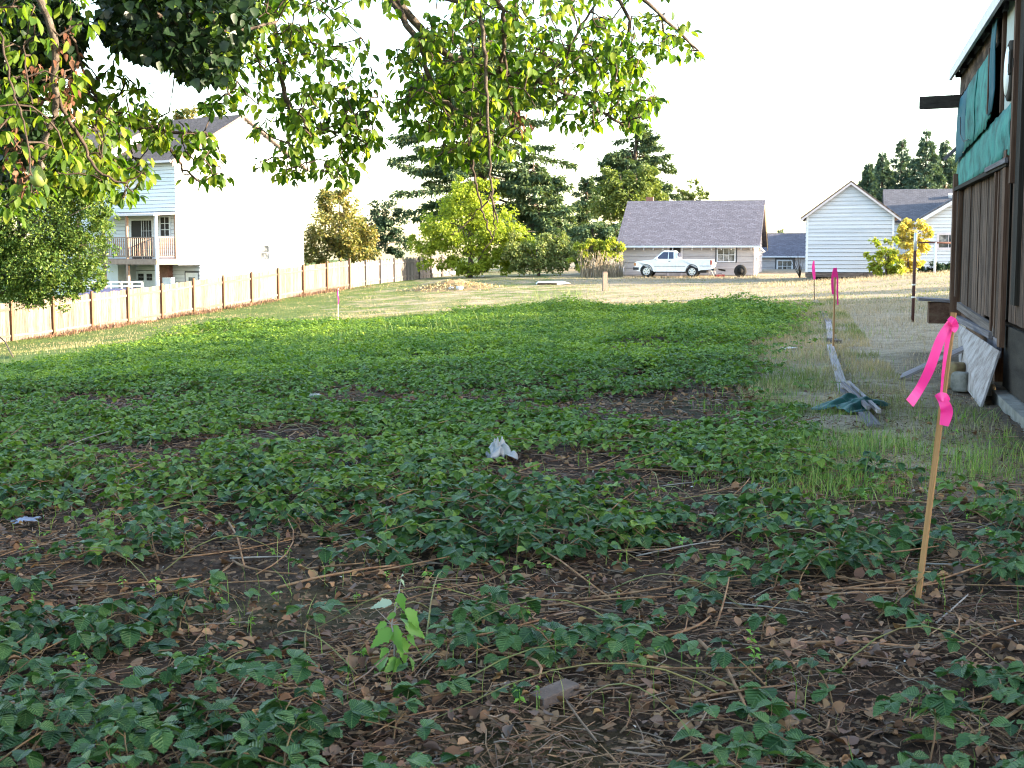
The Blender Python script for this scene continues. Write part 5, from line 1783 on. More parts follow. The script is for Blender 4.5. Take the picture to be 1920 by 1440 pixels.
def pear_tree():
    base = Vector((-3.3, 5.2, gz(-3.3, 5.2)))
    T = thing('pear_tree', 'pear tree whose leafy branches hang across the top of the picture', 'tree', base)
    B = np.array(base)
    r = random.Random(9)
    trunk = MB()
    crown0 = Vector((-2.9, 5.4, 2.9))
    trunk.tube([base + Vector((0, 0, -.2)), base + Vector((.05, .05, .9)), base + Vector((.15, .1, 1.9)), crown0], [.2, .16, .14, .12], 10)
    trunk.v = [tuple(Vector(v) - base) for v in trunk.v]
    trunk.build('trunk', 'bark', T, True)
    # limbs: polyline in picture pixels with a distance, and thickness
    LB = [
        ([(-420, -120, 5.4), (-200, -150, 5.6), (60, 20, 5.8), (130, 140, 6.0), (195, 200, 6.1), (262, 240, 6.2), (330, 247, 6.2), (395, 255, 6.2)], .022, .006),
        ([(262, 240, 6.2), (315, 275, 6.2), (345, 315, 6.2), (380, 345, 6.2)], .010, .004),
        ([(-420, -120, 5.4), (0, -210, 5.8), (300, -170, 6.2), (470, -60, 6.3), (515, 70, 6.4), (535, 180, 6.4), (570, 242, 6.4), (640, 250, 6.4), (690, 270, 6.4)], .024, .005),
        ([(-420, -120, 5.4), (100, -300, 5.9), (480, -220, 6.4), (720, -20, 6.5), (810, 78, 6.5), (870, 118, 6.5), (935, 138, 6.5), (1000, 145, 6.5), (1060, 175, 6.6), (1120, 205, 6.6), (1175, 240, 6.7)], .030, .006),
        ([(720, -20, 6.5), (785, 80, 6.4), (808, 155, 6.4), (845, 200, 6.4), (885, 225, 6.4), (912, 240, 6.4)], .016, .007),
        ([(720, -20, 6.5), (880, 10, 6.3), (908, 90, 6.2), (912, 180, 6.2), (919, 290, 6.2), (922, 360, 6.2), (933, 418, 6.2)], .013, .004),
        ([(872, 225, 6.4), (884, 290, 6.3), (892, 340, 6.3), (902, 385, 6.3), (915, 430, 6.3), (925, 450, 6.3)], .008, .003),
        ([(921, 362, 6.2), (905, 385, 6.2), (875, 420, 6.2), (845, 440, 6.2)], .005, .002),
        ([(921, 365, 6.2), (927, 410, 6.2), (925, 445, 6.2), (905, 472, 6.2)], .005, .002),
        ([(887, 80, 6.3), (886, 150, 6.3), (884, 230, 6.3), (882, 300, 6.3), (880, 330, 6.3), (892, 350, 6.3)], .004, .002),
        ([(935, 138, 6.5), (945, 90, 6.4), (940, 20, 6.4), (900, -60, 6.4)], .010, .012),
        ([(945, 90, 6.4), (952, 170, 6.4), (965, 215, 6.4), (962, 265, 6.4)], .008, .003),
        ([(1000, 145, 6.5), (1052, 120, 6.6), (1075, 75, 6.6), (1120, 0, 6.6)], .009, .006),
        ([(1120, -60, 6.6), (1180, 40, 6.7), (1150, 110, 6.7), (1135, 140, 6.7)], .010, .006),
        ([(720, -20, 6.5), (950, -80, 6.6), (1120, -60, 6.6), (1250, 40, 6.7), (1310, 95, 6.8)], .018, .005),
        ([(-300, -150, 5.5), (40, -40, 5.0), (105, 180, 5.0), (85, 260, 5.0), (78, 320, 5.0)], .016, .009),
        ([(105, 180, 5.0), (150, 260, 5.2), (185, 320, 5.2), (240, 350, 5.2)], .009, .004),
        ([(0, 60, 4.6), (22, 160, 4.6), (45, 230, 4.6), (60, 330, 4.6)], .004, .003),
        ([(45, 80, 4.8), (55, 170, 4.8), (60, 200, 4.8)], .003, .003),
        ([(130, 60, 5.2), (195, 240, 5.6), (190, 300, 5.7), (250, 360, 5.7)], .006, .003),
        ([(-300, -150, 5.5), (180, -60, 5.4), (300, 30, 5.5), (420, 60, 5.6), (520, 40, 5.8)], .016, .006),
    ]
    nodes = []
    for li, (pl, r0, r1) in enumerate(LB):
        pts = [at(*p) for p in pl]
        # smooth by Catmull-Rom
        out = []
        for i in range(len(pts) - 1):
            p0, p1, p2, p3 = pts[max(i - 1, 0)], pts[i], pts[i + 1], pts[min(i + 2, len(pts) - 1)]
            for s in range(6):
                t = s / 6
                q = .5 * ((2 * p1) + (p2 - p0) * t + (2 * p0 - 5 * p1 + 4 * p2 - p3) * t * t + (3 * p1 - p0 - 3 * p2 + p3) * t ** 3)
                out.append(q + Vector((r.gauss(0, .004), r.gauss(0, .006), r.gauss(0, .004))))
        out.append(pts[-1])
        n = len(out)
        m = MB().tube([p - base for p in out], [r0 + (r1 - r0) * i / (n - 1) for i in range(n)], 6)
        m.build('branch', 'bark' if r0 > .012 else 'twig', T, True)
        nodes += out[::2]
    # spurs with leaves; (x, y, rx, ry, count, Ymin, Ymax)
    REG = [
        (60, 200, 90, 150, 80, 4.7, 5.8), (150, 250, 80, 110, 70, 5.2, 6.0), (60, 60, 110, 110, 80, 4.8, 5.9), (215, 330, 60, 50, 42, 5.6, 6.1), (30, 330, 50, 70, 30, 4.9, 5.8),
        (200, 180, 70, 60, 34, 5.6, 6.2), (265, 225, 60, 42, 38, 6.0, 6.4), (330, 255, 60, 30, 34, 6.0, 6.4), (385, 310, 38, 36, 24, 6.0, 6.4), (240, 300, 35, 25, 14, 5.9, 6.3),
        (330, 50, 130, 80, 120, 5.3, 6.2), (430, 60, 90, 80, 70, 5.6, 6.4), (360, 100, 60, 50, 40, 5.4, 6.2), (470, 150, 50, 50, 26, 5.9, 6.5), (415, 195, 40, 22, 12, 6.1, 6.5),
        (560, 120, 75, 75, 74, 6.1, 6.7), (600, 210, 70, 60, 66, 6.1, 6.7), (660, 255, 52, 44, 44, 6.2, 6.6), (545, 250, 60, 45, 40, 6.1, 6.6), (600, 315, 70, 28, 34, 6.2, 6.6), (520, 310, 40, 20, 14, 6.2, 6.6), (690, 170, 40, 60, 26, 6.2, 6.6), (545, 30, 110, 60, 60, 6.0, 6.6), (655, 110, 40, 50, 18, 6.2, 6.7),
        (800, 120, 70, 60, 60, 6.2, 6.8), (790, 200, 50, 40, 34, 6.2, 6.7), (860, 170, 80, 60, 80, 6.2, 6.9), (860, 250, 70, 45, 54, 6.2, 6.8), (960, 160, 70, 55, 60, 6.3, 6.9), (930, 255, 56, 36, 34, 6.2, 6.7), (840, 290, 36, 28, 14, 6.2, 6.6), (900, 60, 130, 60, 90, 6.2, 6.9),
        (1040, 130, 70, 55, 60, 6.4, 7.0), (1090, 190, 60, 50, 46, 6.4, 7.0), (1150, 140, 60, 60, 56, 6.4, 7.0), (1190, 190, 48, 40, 34, 6.5, 7.0), (1130, 90, 80, 50, 50, 6.4, 7.0), (1060, 50, 120, 60, 70, 6.3, 7.0), (1215, 180, 26, 22, 9, 6.6, 6.9), (1260, 90, 50, 26, 16, 6.6, 7.0), (1225, 50, 70, 40, 34, 6.5, 7.0), (1180, 228, 34, 18, 9, 6.6, 6.9), (1098, 275, 10, 12, 2, 6.6, 6.8),
        (650, -50, 700, 70, 260, 5.6, 7.0),
    ]
    REG = [(x, y, rx, ry, max(1, int(n * (.85 if i < 5 else (1.0 if y < 0 else (.9 if 750 < x < 1000 else .68))))), a, b) for i, (x, y, rx, ry, n, a, b) in enumerate(REG)]
    cen = []
    rr = np.random.default_rng(19)
    for x, y, rx, ry, n, y0, y1 in REG:
        a = rr.uniform(0, 2 * math.pi, n)
        q = np.sqrt(rr.uniform(0, 1, n))
        for aa, qq in zip(a, q):
            cen.append(at(x + rx * qq * math.cos(aa), y + ry * qq * math.sin(aa), rr.uniform(y0, y1)))
    C = np.array(cen)
    # twigs: join each spur to the nearest wood, nearest first
    N0 = np.array(nodes)
    d = np.sqrt(((C[:, None] - N0[None]) ** 2).sum(-1)).min(1)
    order = np.argsort(d)
    wood = list(N0)
    segs = []
    W = np.zeros((len(N0) + len(C), 3))
    W[:len(N0)] = N0
    cnt = len(N0)
    for i in order:
        dd = ((W[:cnt] - C[i]) ** 2).sum(1)
        j = int(dd.argmin())
        a, b = W[j], C[i]
        mid = (a + b) / 2 + np.array([0, 0, .06 * math.sqrt(dd[j])]) + rr.normal(0, .01, 3)
        segs.append([a, mid, b])
        W[cnt] = b
        cnt += 1
    S = np.array(segs)
    v, f = tubes(S, np.array([[.0042, .0034, .0024]]), 4)
    obj('twigs', mesh('twigs', v - B, f, 'twig'), T)
    # leaves
    k = rr.integers(4, 8, len(C))
    ci = np.repeat(np.arange(len(C)), k)
    m = len(ci)
    yaw = rr.uniform(0, 2 * math.pi, m)
    pit = rr.normal(-.75, .42, m)
    pet = rr.uniform(.02, .045, m)
    P = C[ci] + np.stack([np.cos(yaw) * pet, np.sin(yaw) * pet, -.3 * pet + rr.normal(0, .01, m)], -1)
    Rm = rots(yaw + rr.normal(0, .25, m), pit, rr.normal(0, .45, m))
    Ss = rr.uniform(.034, .056, m)
    # the 300 that show largest are parts of their own
    px = 960 + F * P[:, 0] / P[:, 1]
    py = HOR - F * (P[:, 2] - ZC) / P[:, 1]
    vis = (px > 0) & (px < 1920) & (py > 0)
    score = np.where(vis, Ss / P[:, 1], 0)
    big = np.zeros(m, bool)
    big[np.argsort(-score)[:300]] = True
    v, f = scatter(PEAR[0], PEAR[1], P[~big], Rm[~big], Ss[~big])
    tag(obj('foliage', mesh('foliage', v - B, f, 'pear_leaf', True), T), kind='stuff')
    lm = mesh('pear_leaf', PEAR[0], PEAR[1], 'pear_leaf', True)
    for i in np.where(big)[0]:
        M = Matrix(Rm[i]).to_4x4()
        M.translation = Vector(P[i])
        wobj('leaf', lm, T, M @ Matrix.Scale(Ss[i], 4))
    # dark ivy-like mass at the upper left, dry hanging tendrils
    n = 6800
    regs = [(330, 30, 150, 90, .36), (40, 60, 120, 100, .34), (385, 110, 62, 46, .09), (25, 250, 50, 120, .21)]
    ps = []
    for x, y, rx, ry, fr in regs:
        q = int(n * fr)
        a = rr.uniform(0, 2 * math.pi, q)
        s = np.sqrt(rr.uniform(0, 1, q))
        for aa, sv in zip(a, s):
            ps.append(at(x + rx * sv * math.cos(aa), y + ry * sv * math.sin(aa), rr.uniform(5.2, 6.3)))
    P2 = np.array(ps)
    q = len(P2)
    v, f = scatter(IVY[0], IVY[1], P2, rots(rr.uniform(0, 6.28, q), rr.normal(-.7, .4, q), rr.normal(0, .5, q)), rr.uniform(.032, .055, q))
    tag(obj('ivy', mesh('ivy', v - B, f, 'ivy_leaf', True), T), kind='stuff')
    ps = []
    for x0, y0, x1, y1, c in ((115, 60, 130, 220, 90), (20, 240, 45, 360, 80), (75, 130, 90, 190, 30), (965, 205, 985, 250, 30)):
        for _ in range(c):
            t = rr.uniform()
            ps.append(at(x0 + (x1 - x0) * t + rr.normal(0, 13), y0 + (y1 - y0) * t + rr.normal(0, 10), rr.uniform(4.9, 5.3) if x0 < 500 else 6.4))
    P3 = np.array(ps)
    q = len(P3)
    v, f = scatter(IVY[0], IVY[1], P3, rots(rr.uniform(0, 6.28, q), rr.normal(-1.0, .4, q), rr.normal(0, .8, q)), np.stack([rr.uniform(.010, .022, q), rr.uniform(.02, .042, q), rr.uniform(.03, .06, q)], -1))
    tag(obj('withered_leaves', mesh('withered_leaves', v - B, f, 'hanging_dry'), T), kind='stuff')
    # the crown above the picture
    blobs = [((-1.6, 4.4, 4.2), (3.0, 3.4, .9)), ((-.6, 2.2, 4.0), (2.6, 2.4, .9)), ((-2.6, 5.6, 4.9), (2.4, 2.4, 1.2)), ((.4, 4.6, 4.1), (1.8, 2.2, .7)), ((-3.4, 3.0, 4.0), (2.0, 2.4, 1.1))]
    blobs = [(tuple(np.array(c) - B), q) for c, q in blobs]
    tag(obj('upper_crown', crown_mesh('upper_crown', blobs, 15000, .085, 'pear_leaf', 5, .3), T), kind='stuff')
    limbs(T, base, blobs, .1, 3, n=22, name='upper_limbs')
    # pears
    pm = MB().lathe([(.0, 0), (.018, .003), (.029, .018), (.030, .032), (.022, .052), (.013, .068), (.006, .076), (0, .077)], 14)
    pme = mesh('pear', np.array(pm.v), pm.f, 'pear_skin', True)
    for x, y, Y in ((71, 350, 4.9), (165, 165, 5.6), (196, 222, 5.8), (820, 95, 6.4), (1150, 120, 6.6)):
        p = at(x, y, Y)
        M = Matrix.Translation(p) @ Matrix.Rotation(r.uniform(-.3, .3), 4, 'X')
        wobj('pear', pme, T, M)
pear_tree()

# ================================================================== BRAMBLES
BRT = [0, .08, .18, .29, .40, .51, .62, .73, .83, .92, 1.0]
BRW = [.03, .19, .31, .39, .43, .44, .41, .34, .25, .13, 0]
BR_NEAR = leaf_template(BRT, BRW, .34, .28, .07)
BR_MID = leaf_template([0, .22, .55, .82, 1.0], [.05, .34, .43, .25, 0], .34, .26)
BR_FAR = (np.array([(0, 0, 0), (-.40, .45, .12), (0, .5, 0), (.40, .45, .12), (0, 1, -.22)]), np.array([(0, 2, 1), (0, 3, 2), (1, 2, 4), (2, 3, 4)]))

def canes(n, X0, Y0, r, L=(.25, .7), h=(.05, .16), nl=7, size=(.045, .068), upright=0.0, hs=None):
    """returns cane polylines (n,k,3) and leaves: P, R, S, cane index, compound-leaf index"""
    th = r.uniform(0, 2 * math.pi, n)
    cv = r.normal(0, .6, n)
    Ln = r.uniform(*L, n)
    hh = r.uniform(*h, n) if hs is None else hs
    k = 7
    def point(t, i):
        a = th[i] + cv[i] * t
        x = X0[i] + Ln[i] * t * np.cos(a)
        y = Y0[i] + Ln[i] * t * np.sin(a)
        z = gz(x, y) + hh[i] * (1 - (1 - np.minimum(t * 1.5, 1)) ** 2) * np.where(t > .6, 1 - (1 - upright) * .7 * (t - .6) / .4, 1) + .01
        return x, y, z
    tt = np.linspace(0, 1, k)
    ii = np.repeat(np.arange(n), k)
    x, y, z = point(np.tile(tt, n), ii)
    PL = np.stack([x, y, z], -1).reshape(n, k, 3)
    m = n * nl
    ci = np.repeat(np.arange(n), nl)
    t = (np.tile(np.arange(nl), n) + r.uniform(.2, .9, m)) / nl
    x, y, z = point(t, ci)
    side = np.where(np.tile(np.arange(nl), n) % 2 == 0, 1, -1)
    ph = th[ci] + cv[ci] * t + side * r.uniform(.6, 1.4, m)
    pet = r.uniform(.03, .06, m)
    el = r.uniform(.2, 1.1, m)
    bx = x + np.cos(ph) * pet * np.cos(el)
    by = y + np.sin(ph) * pet * np.cos(el)
    bz = z + pet * np.sin(el)
    S = r.uniform(*size, m) * (1.1 - .45 * t)
    P, Yw, Pt, Ss, Ci, Li = [], [], [], [], [], []
    for q, (da, sc) in enumerate(((0, 1.12), (1.25, .92), (-1.25, .92))):
        P.append(np.stack([bx, by, bz], -1))
        Yw.append(ph + da + r.normal(0, .15, m))
        Pt.append(r.normal(-.20 if q == 0 else -.10, .26, m))
        Ss.append(S * sc)
        Ci.append(ci)
        Li.append(np.arange(m))
    P = np.concatenate(P)
    Rm = rots(np.concatenate(Yw), np.concatenate(Pt), r.normal(0, .24, len(P)))
    PET = np.stack([np.stack([x, y, z], -1), np.stack([bx, by, bz], -1)], 1)
    return PL, P, Rm, np.concatenate(Ss), np.concatenate(Ci), np.concatenate(Li), PET

def in_frame(X, Y, mg=1.06):
    return np.abs(X) < Y * .384 * mg + .25

def brambles():
    r = np.random.default_rng(33)
    # ---- near: Y 3.2 .. 9.5, patchy
    n = 3600
    Y = r.uniform(3.1, 9.8, n * 4)
    X = r.uniform(-4.2, 4.2, n * 4)
    ok = in_frame(X, Y)
    nz = vnoise(X, Y, .75, 21) * .65 + vnoise(X, Y, .28, 22) * .35
    thr = np.interp(Y, [3.2, 5, 6.5, 8, 9.8], [.40, .43, .49, .52, .52])
    thr = thr + .04 * (np.abs(X - .55 * Y * .38) < .9) * (Y < 6) + .10 * (X > .26 * Y) * (Y > 5.4)
    ok &= (nz > thr) & (r.uniform(0, 1, len(X)) < np.interp(Y, [3.2, 5.5, 7, 9], [.30, .38, .6, .8]))
    # keep the foot of the near stake and the sapling clear
    ok &= (np.hypot(X - 1.78, (Y - 5.6)) > .42) & (np.hypot(X + .42, Y - 4.7) > .34) & (np.hypot(X + .09, Y - 9.3) > .35) & (np.hypot(X - .15, Y - 4.35) > .2)
    ok &= r.uniform(0, 1, len(X)) < patch(X, Y) + (Y < 7)
    idx = np.where(ok)[0][:760]
    X, Y = X[idx], Y[idx]
    n = len(X)
    PL, P, Rm, S, Ci, Li, PET = canes(n, X, Y, r, (.2, .6), (.04, .16), 6, (.052, .082))
    # the hundred that show largest are things of their own
    vis = in_frame(X, Y, .98) & (Y > 4.3)
    order = np.argsort(np.where(vis, Y, 99))[:100]
    single = np.zeros(n, bool)
    single[order] = True
    keep = ~single[Ci]
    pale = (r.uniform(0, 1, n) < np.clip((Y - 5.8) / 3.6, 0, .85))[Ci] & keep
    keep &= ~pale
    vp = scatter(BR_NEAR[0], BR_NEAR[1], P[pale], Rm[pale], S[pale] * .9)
    tag(obj('bramble_leaves', mesh('bramble_leaves', vp[0], vp[1], 'bramble_mid_skylit', True, np.tile(BR_NEAR[0], (int(pale.sum()), 1)))), 'bramble leaves with sky light painted into their green, behind the nearest ones', 'brambles', kind='stuff')
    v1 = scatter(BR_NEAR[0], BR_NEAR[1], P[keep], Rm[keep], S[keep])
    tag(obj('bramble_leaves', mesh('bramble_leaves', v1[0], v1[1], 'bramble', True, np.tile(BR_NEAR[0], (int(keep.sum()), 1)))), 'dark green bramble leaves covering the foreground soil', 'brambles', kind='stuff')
    pc = np.repeat(np.arange(n), 6)
    v, f = join([tubes(PL[~single], np.array([[.0035, .0033, .003, .0028, .0025, .002, .0015]]), 4), tubes(PET[~single[pc]], np.array([[.0014, .0011]]), 3)])
    tag(obj('bramble_stems', mesh('bramble_stems', v, f, 'cane')), 'thin bramble stems among the foreground leaves', 'brambles', kind='stuff')
    for c in order:
        b = Vector((X[c], Y[c], gz(X[c], Y[c])))
        T = thing('bramble_sprig', 'bramble sprig with dark green three-part leaves in the nearest foreground', 'bramble', b, 0, 'nearest bramble sprigs')
        v, f = join([tubes(PL[c:c + 1], np.array([[.0035, .0033, .003, .0028, .0025, .002, .0015]]), 4), tubes(PET[pc == c], np.array([[.0014, .0011]]), 3)])
        obj('stem', mesh('stem', v - np.array(b), f, 'cane'), T)
        sel = np.where(Ci == c)[0]
        for l in np.unique(Li[sel]):
            q = sel[Li[sel] == l]
            o = P[q[0]]
            v, f = scatter(BR_NEAR[0], BR_NEAR[1], P[q] - o, Rm[q], S[q])
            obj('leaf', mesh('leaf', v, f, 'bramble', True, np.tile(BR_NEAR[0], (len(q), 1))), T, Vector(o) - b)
    # ---- middle: Y 9 .. 17
    n = 15000
    Y = r.uniform(8.6, 17.5, n)
    X = r.uniform(-7.4, 7.4, n)
    ok = in_frame(X, Y)
    nz = vnoise(X, Y, 1.1, 31) * .6 + vnoise(X, Y, .4, 32) * .4
    thr = np.interp(Y, [8.6, 11, 14, 17.5], [.52, .50, .44, .30]) + .16 * (X > .12 * Y)
    ok &= (nz > thr) & (r.uniform(0, 1, n) < patch(X, Y))
    idx = np.where(ok)[0][:2300]
    X, Y = X[idx], Y[idx]
    hs = r.uniform(.06, .20, len(X)) * np.interp(Y, [9, 17], [1, 1.3]) * (.6 + .8 * vnoise(X, Y, .9, 36))
    PL, P, Rm, S, Ci, Li, PET = canes(len(X), X, Y, r, (.2, .6), (.06, .2), 6, (.05, .08), .4, hs * .6)
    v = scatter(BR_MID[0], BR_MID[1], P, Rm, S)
    tag(obj('bramble_leaves', mesh('bramble_leaves', v[0], v[1], 'bramble_mid_skylit', True, np.tile(BR_MID[0], (len(P), 1)))), 'green bramble leaves in the middle of the lot', 'brambles', kind='stuff')
    v, f = tubes(PL, np.array([[.0035, .0033, .003, .0028, .0025, .002, .0015]]), 3)
    tag(obj('bramble_stems', mesh('bramble_stems', v, f, 'cane')), 'bramble stems in the middle of the lot', 'brambles', kind='stuff')
    # ---- strays between the patch and the row of boards
    n = 420
    Y = r.uniform(9.5, 30, n)
    X = np.interp(Y, _by, _bx) + r.uniform(-.4, 1.0, n) * np.interp(Y, [9, 30], [.9, 2.0])
    ok = (X < line_x(Y) - .55) & (vnoise(X, Y, .8, 37) > .45)
    X, Y = X[ok], Y[ok]
    PL, P, Rm, S, Ci, Li, PET = canes(len(X), X, Y, r, (.15, .45), (.03, .12), 5, (.045, .085), .4)
    v = scatter(BR_MID[0], BR_MID[1], P, Rm, S)
    tag(obj('weed_leaves', mesh('weed_leaves', v[0], v[1], 'bramble_mid_skylit', True, np.tile(BR_MID[0], (len(P), 1)))), 'scattered low weeds between the brambles and the boards', 'weeds', kind='stuff')
    # ---- far: Y 17 .. 45, dense and taller
    n = 36000
    Y = np.sqrt(r.uniform(16.5 ** 2, 46 ** 2, n))
    X = r.uniform(-1, 1, n) * (Y * .40 + .4)
    ok = r.uniform(0, 1, n) < patch(X, Y)
    ok &= (vnoise(X, Y, 1.6, 41) * .6 + vnoise(X, Y, .5, 42) * .4) > np.interp(Y, [16, 22, 46], [.34, .22, .14])
    X, Y = X[ok], Y[ok]
    hs = r.uniform(.06, .22, len(X)) * (.35 + 1.0 * vnoise(X, Y, 2.0, 43)) * (.5 + .9 * vnoise(X, Y, .7, 44))
    # a few taller clumps along the back edge
    for cx, cy in ((360, 640), (1050, 590), (1370, 588), (470, 630), (1300, 650), (1430, 600)):
        g = gp(cx, cy)
        hs += .24 * np.exp(-((X - g.x) ** 2 + (Y - g.y) ** 2) / 1.2)
    PL, P, Rm, S, Ci, Li, PET = canes(len(X), X, Y, r, (.2, .7), (.1, .3), 7, (.05, .092), .75, hs)
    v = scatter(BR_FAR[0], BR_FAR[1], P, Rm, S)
    tag(obj('bramble_thicket', mesh('bramble_thicket', v[0], v[1], 'bramble_far_skylit')), 'dense bramble thicket with sky light painted into its green, across the back of the patch', 'brambles', kind='stuff')
leafmat('bramble_mid_skylit', [(.04, .095, .016), (.07, .148, .023), (.11, .195, .032), (.155, .24, .04)], .26, .52, .3, vein=True)  # paler copy of the near leaf, extra sky light put into its colour
brambles()

def mixed_weeds():
    r = np.random.default_rng(91)
    n = 260
    Y = 4.0 + 10 * r.uniform(0, 1, n) ** 1.1
    X = r.uniform(-1, 1, n) * (Y * .39)
    ok = (X < 4.6 + .245 * (Y - 13.5))
    X, Y = X[ok], Y[ok]
    n = len(X)
    # little yellow-green seedlings, a rosette of narrow leaves each
    k = 6
    ci = np.repeat(np.arange(n), k)
    h = r.uniform(.02, .09, n)
    P = np.stack([X[ci], Y[ci], gz(X[ci], Y[ci]) + h[ci] * r.uniform(.6, 1.2, n * k)], -1)
    yaw = r.uniform(0, 6.28, n * k)
    S = r.uniform(.016, .042, n)[ci]
    v, f = scatter(BR_FAR[0], BR_FAR[1], P, rots(yaw, r.normal(.1, .3, n * k), r.normal(0, .3, n * k)), np.stack([S * .6, S, S], -1))
    v2, f2 = tubes(np.stack([np.stack([X, Y, gz(X, Y)], -1), np.stack([X, Y, gz(X, Y) + h], -1)], 1), np.full((n, 2), .0012), 3)
    v, f = join([(v, f), (v2, f2)])
    tag(obj('seedlings', mesh('seedlings', v, f, 'bramble_tip')), 'tiny yellow-green seedlings scattered among the brambles', 'weeds', kind='stuff')
    # stray grass blades
    n = 1500
    Y = 3.6 + 11 * r.uniform(0, 1, n)
    X = r.uniform(-1, 1, n) * (Y * .39)
    ok = (vnoise(X, Y, .8, 95) > .55) & (X < 4.6 + .245 * (Y - 13.5))
    X, Y = X[ok], Y[ok]
    n = len(X)
    P = np.stack([X, Y, gz(X, Y)], -1)
    hh = r.uniform(.05, .2, n)
    v, f = scatter(BLADE[0], BLADE[1], P, rots(r.uniform(0, 6.28, n), math.pi / 2 - np.abs(r.normal(.2, .4, n)), r.normal(0, .3, n)), np.stack([r.uniform(.002, .005, n), hh, hh], -1))
    tag(obj('stray_grass', mesh('stray_grass', v, f, 'green_grass')), 'stray grass blades coming up through the litter', 'grass', kind='stuff')
    # long pale-green bramble runners arching over the leaves
    n = 55
    Y = 4.2 + 9 * r.uniform(0, 1, n) ** 1.2
    X = r.uniform(-1, 1, n) * (Y * .37)
    ok = patch(X, Y) + (Y < 7) > .5
    X, Y = X[ok], Y[ok]
    n = len(X)
    a = r.uniform(0, 6.28, n); L = r.uniform(.4, 1.1, n); H = r.uniform(.07, .2, n); c = r.normal(0, .4, n)
    t = np.linspace(0, 1, 9)[None]
    x = X[:, None] + L[:, None] * t * np.cos(a[:, None] + c[:, None] * t)
    y = Y[:, None] + L[:, None] * t * np.sin(a[:, None] + c[:, None] * t)
    z = gz(x, y) + H[:, None] * np.sin(np.pi * np.clip(t * 1.02, 0, 1)) + .012
    v, f = tubes(np.stack([x, y, z], -1), np.linspace(.0034, .0014, 9)[None], 4)
    tag(obj('bramble_runners', mesh('bramble_runners', v, f, 'runner', True)), 'long greenish bramble runners arching over the leaves', 'brambles', kind='stuff')
surf('runner', [(.08, .10, .035), (.14, .15, .05), (.16, .09, .05)], 9, .6, coord='Position')
mixed_weeds()

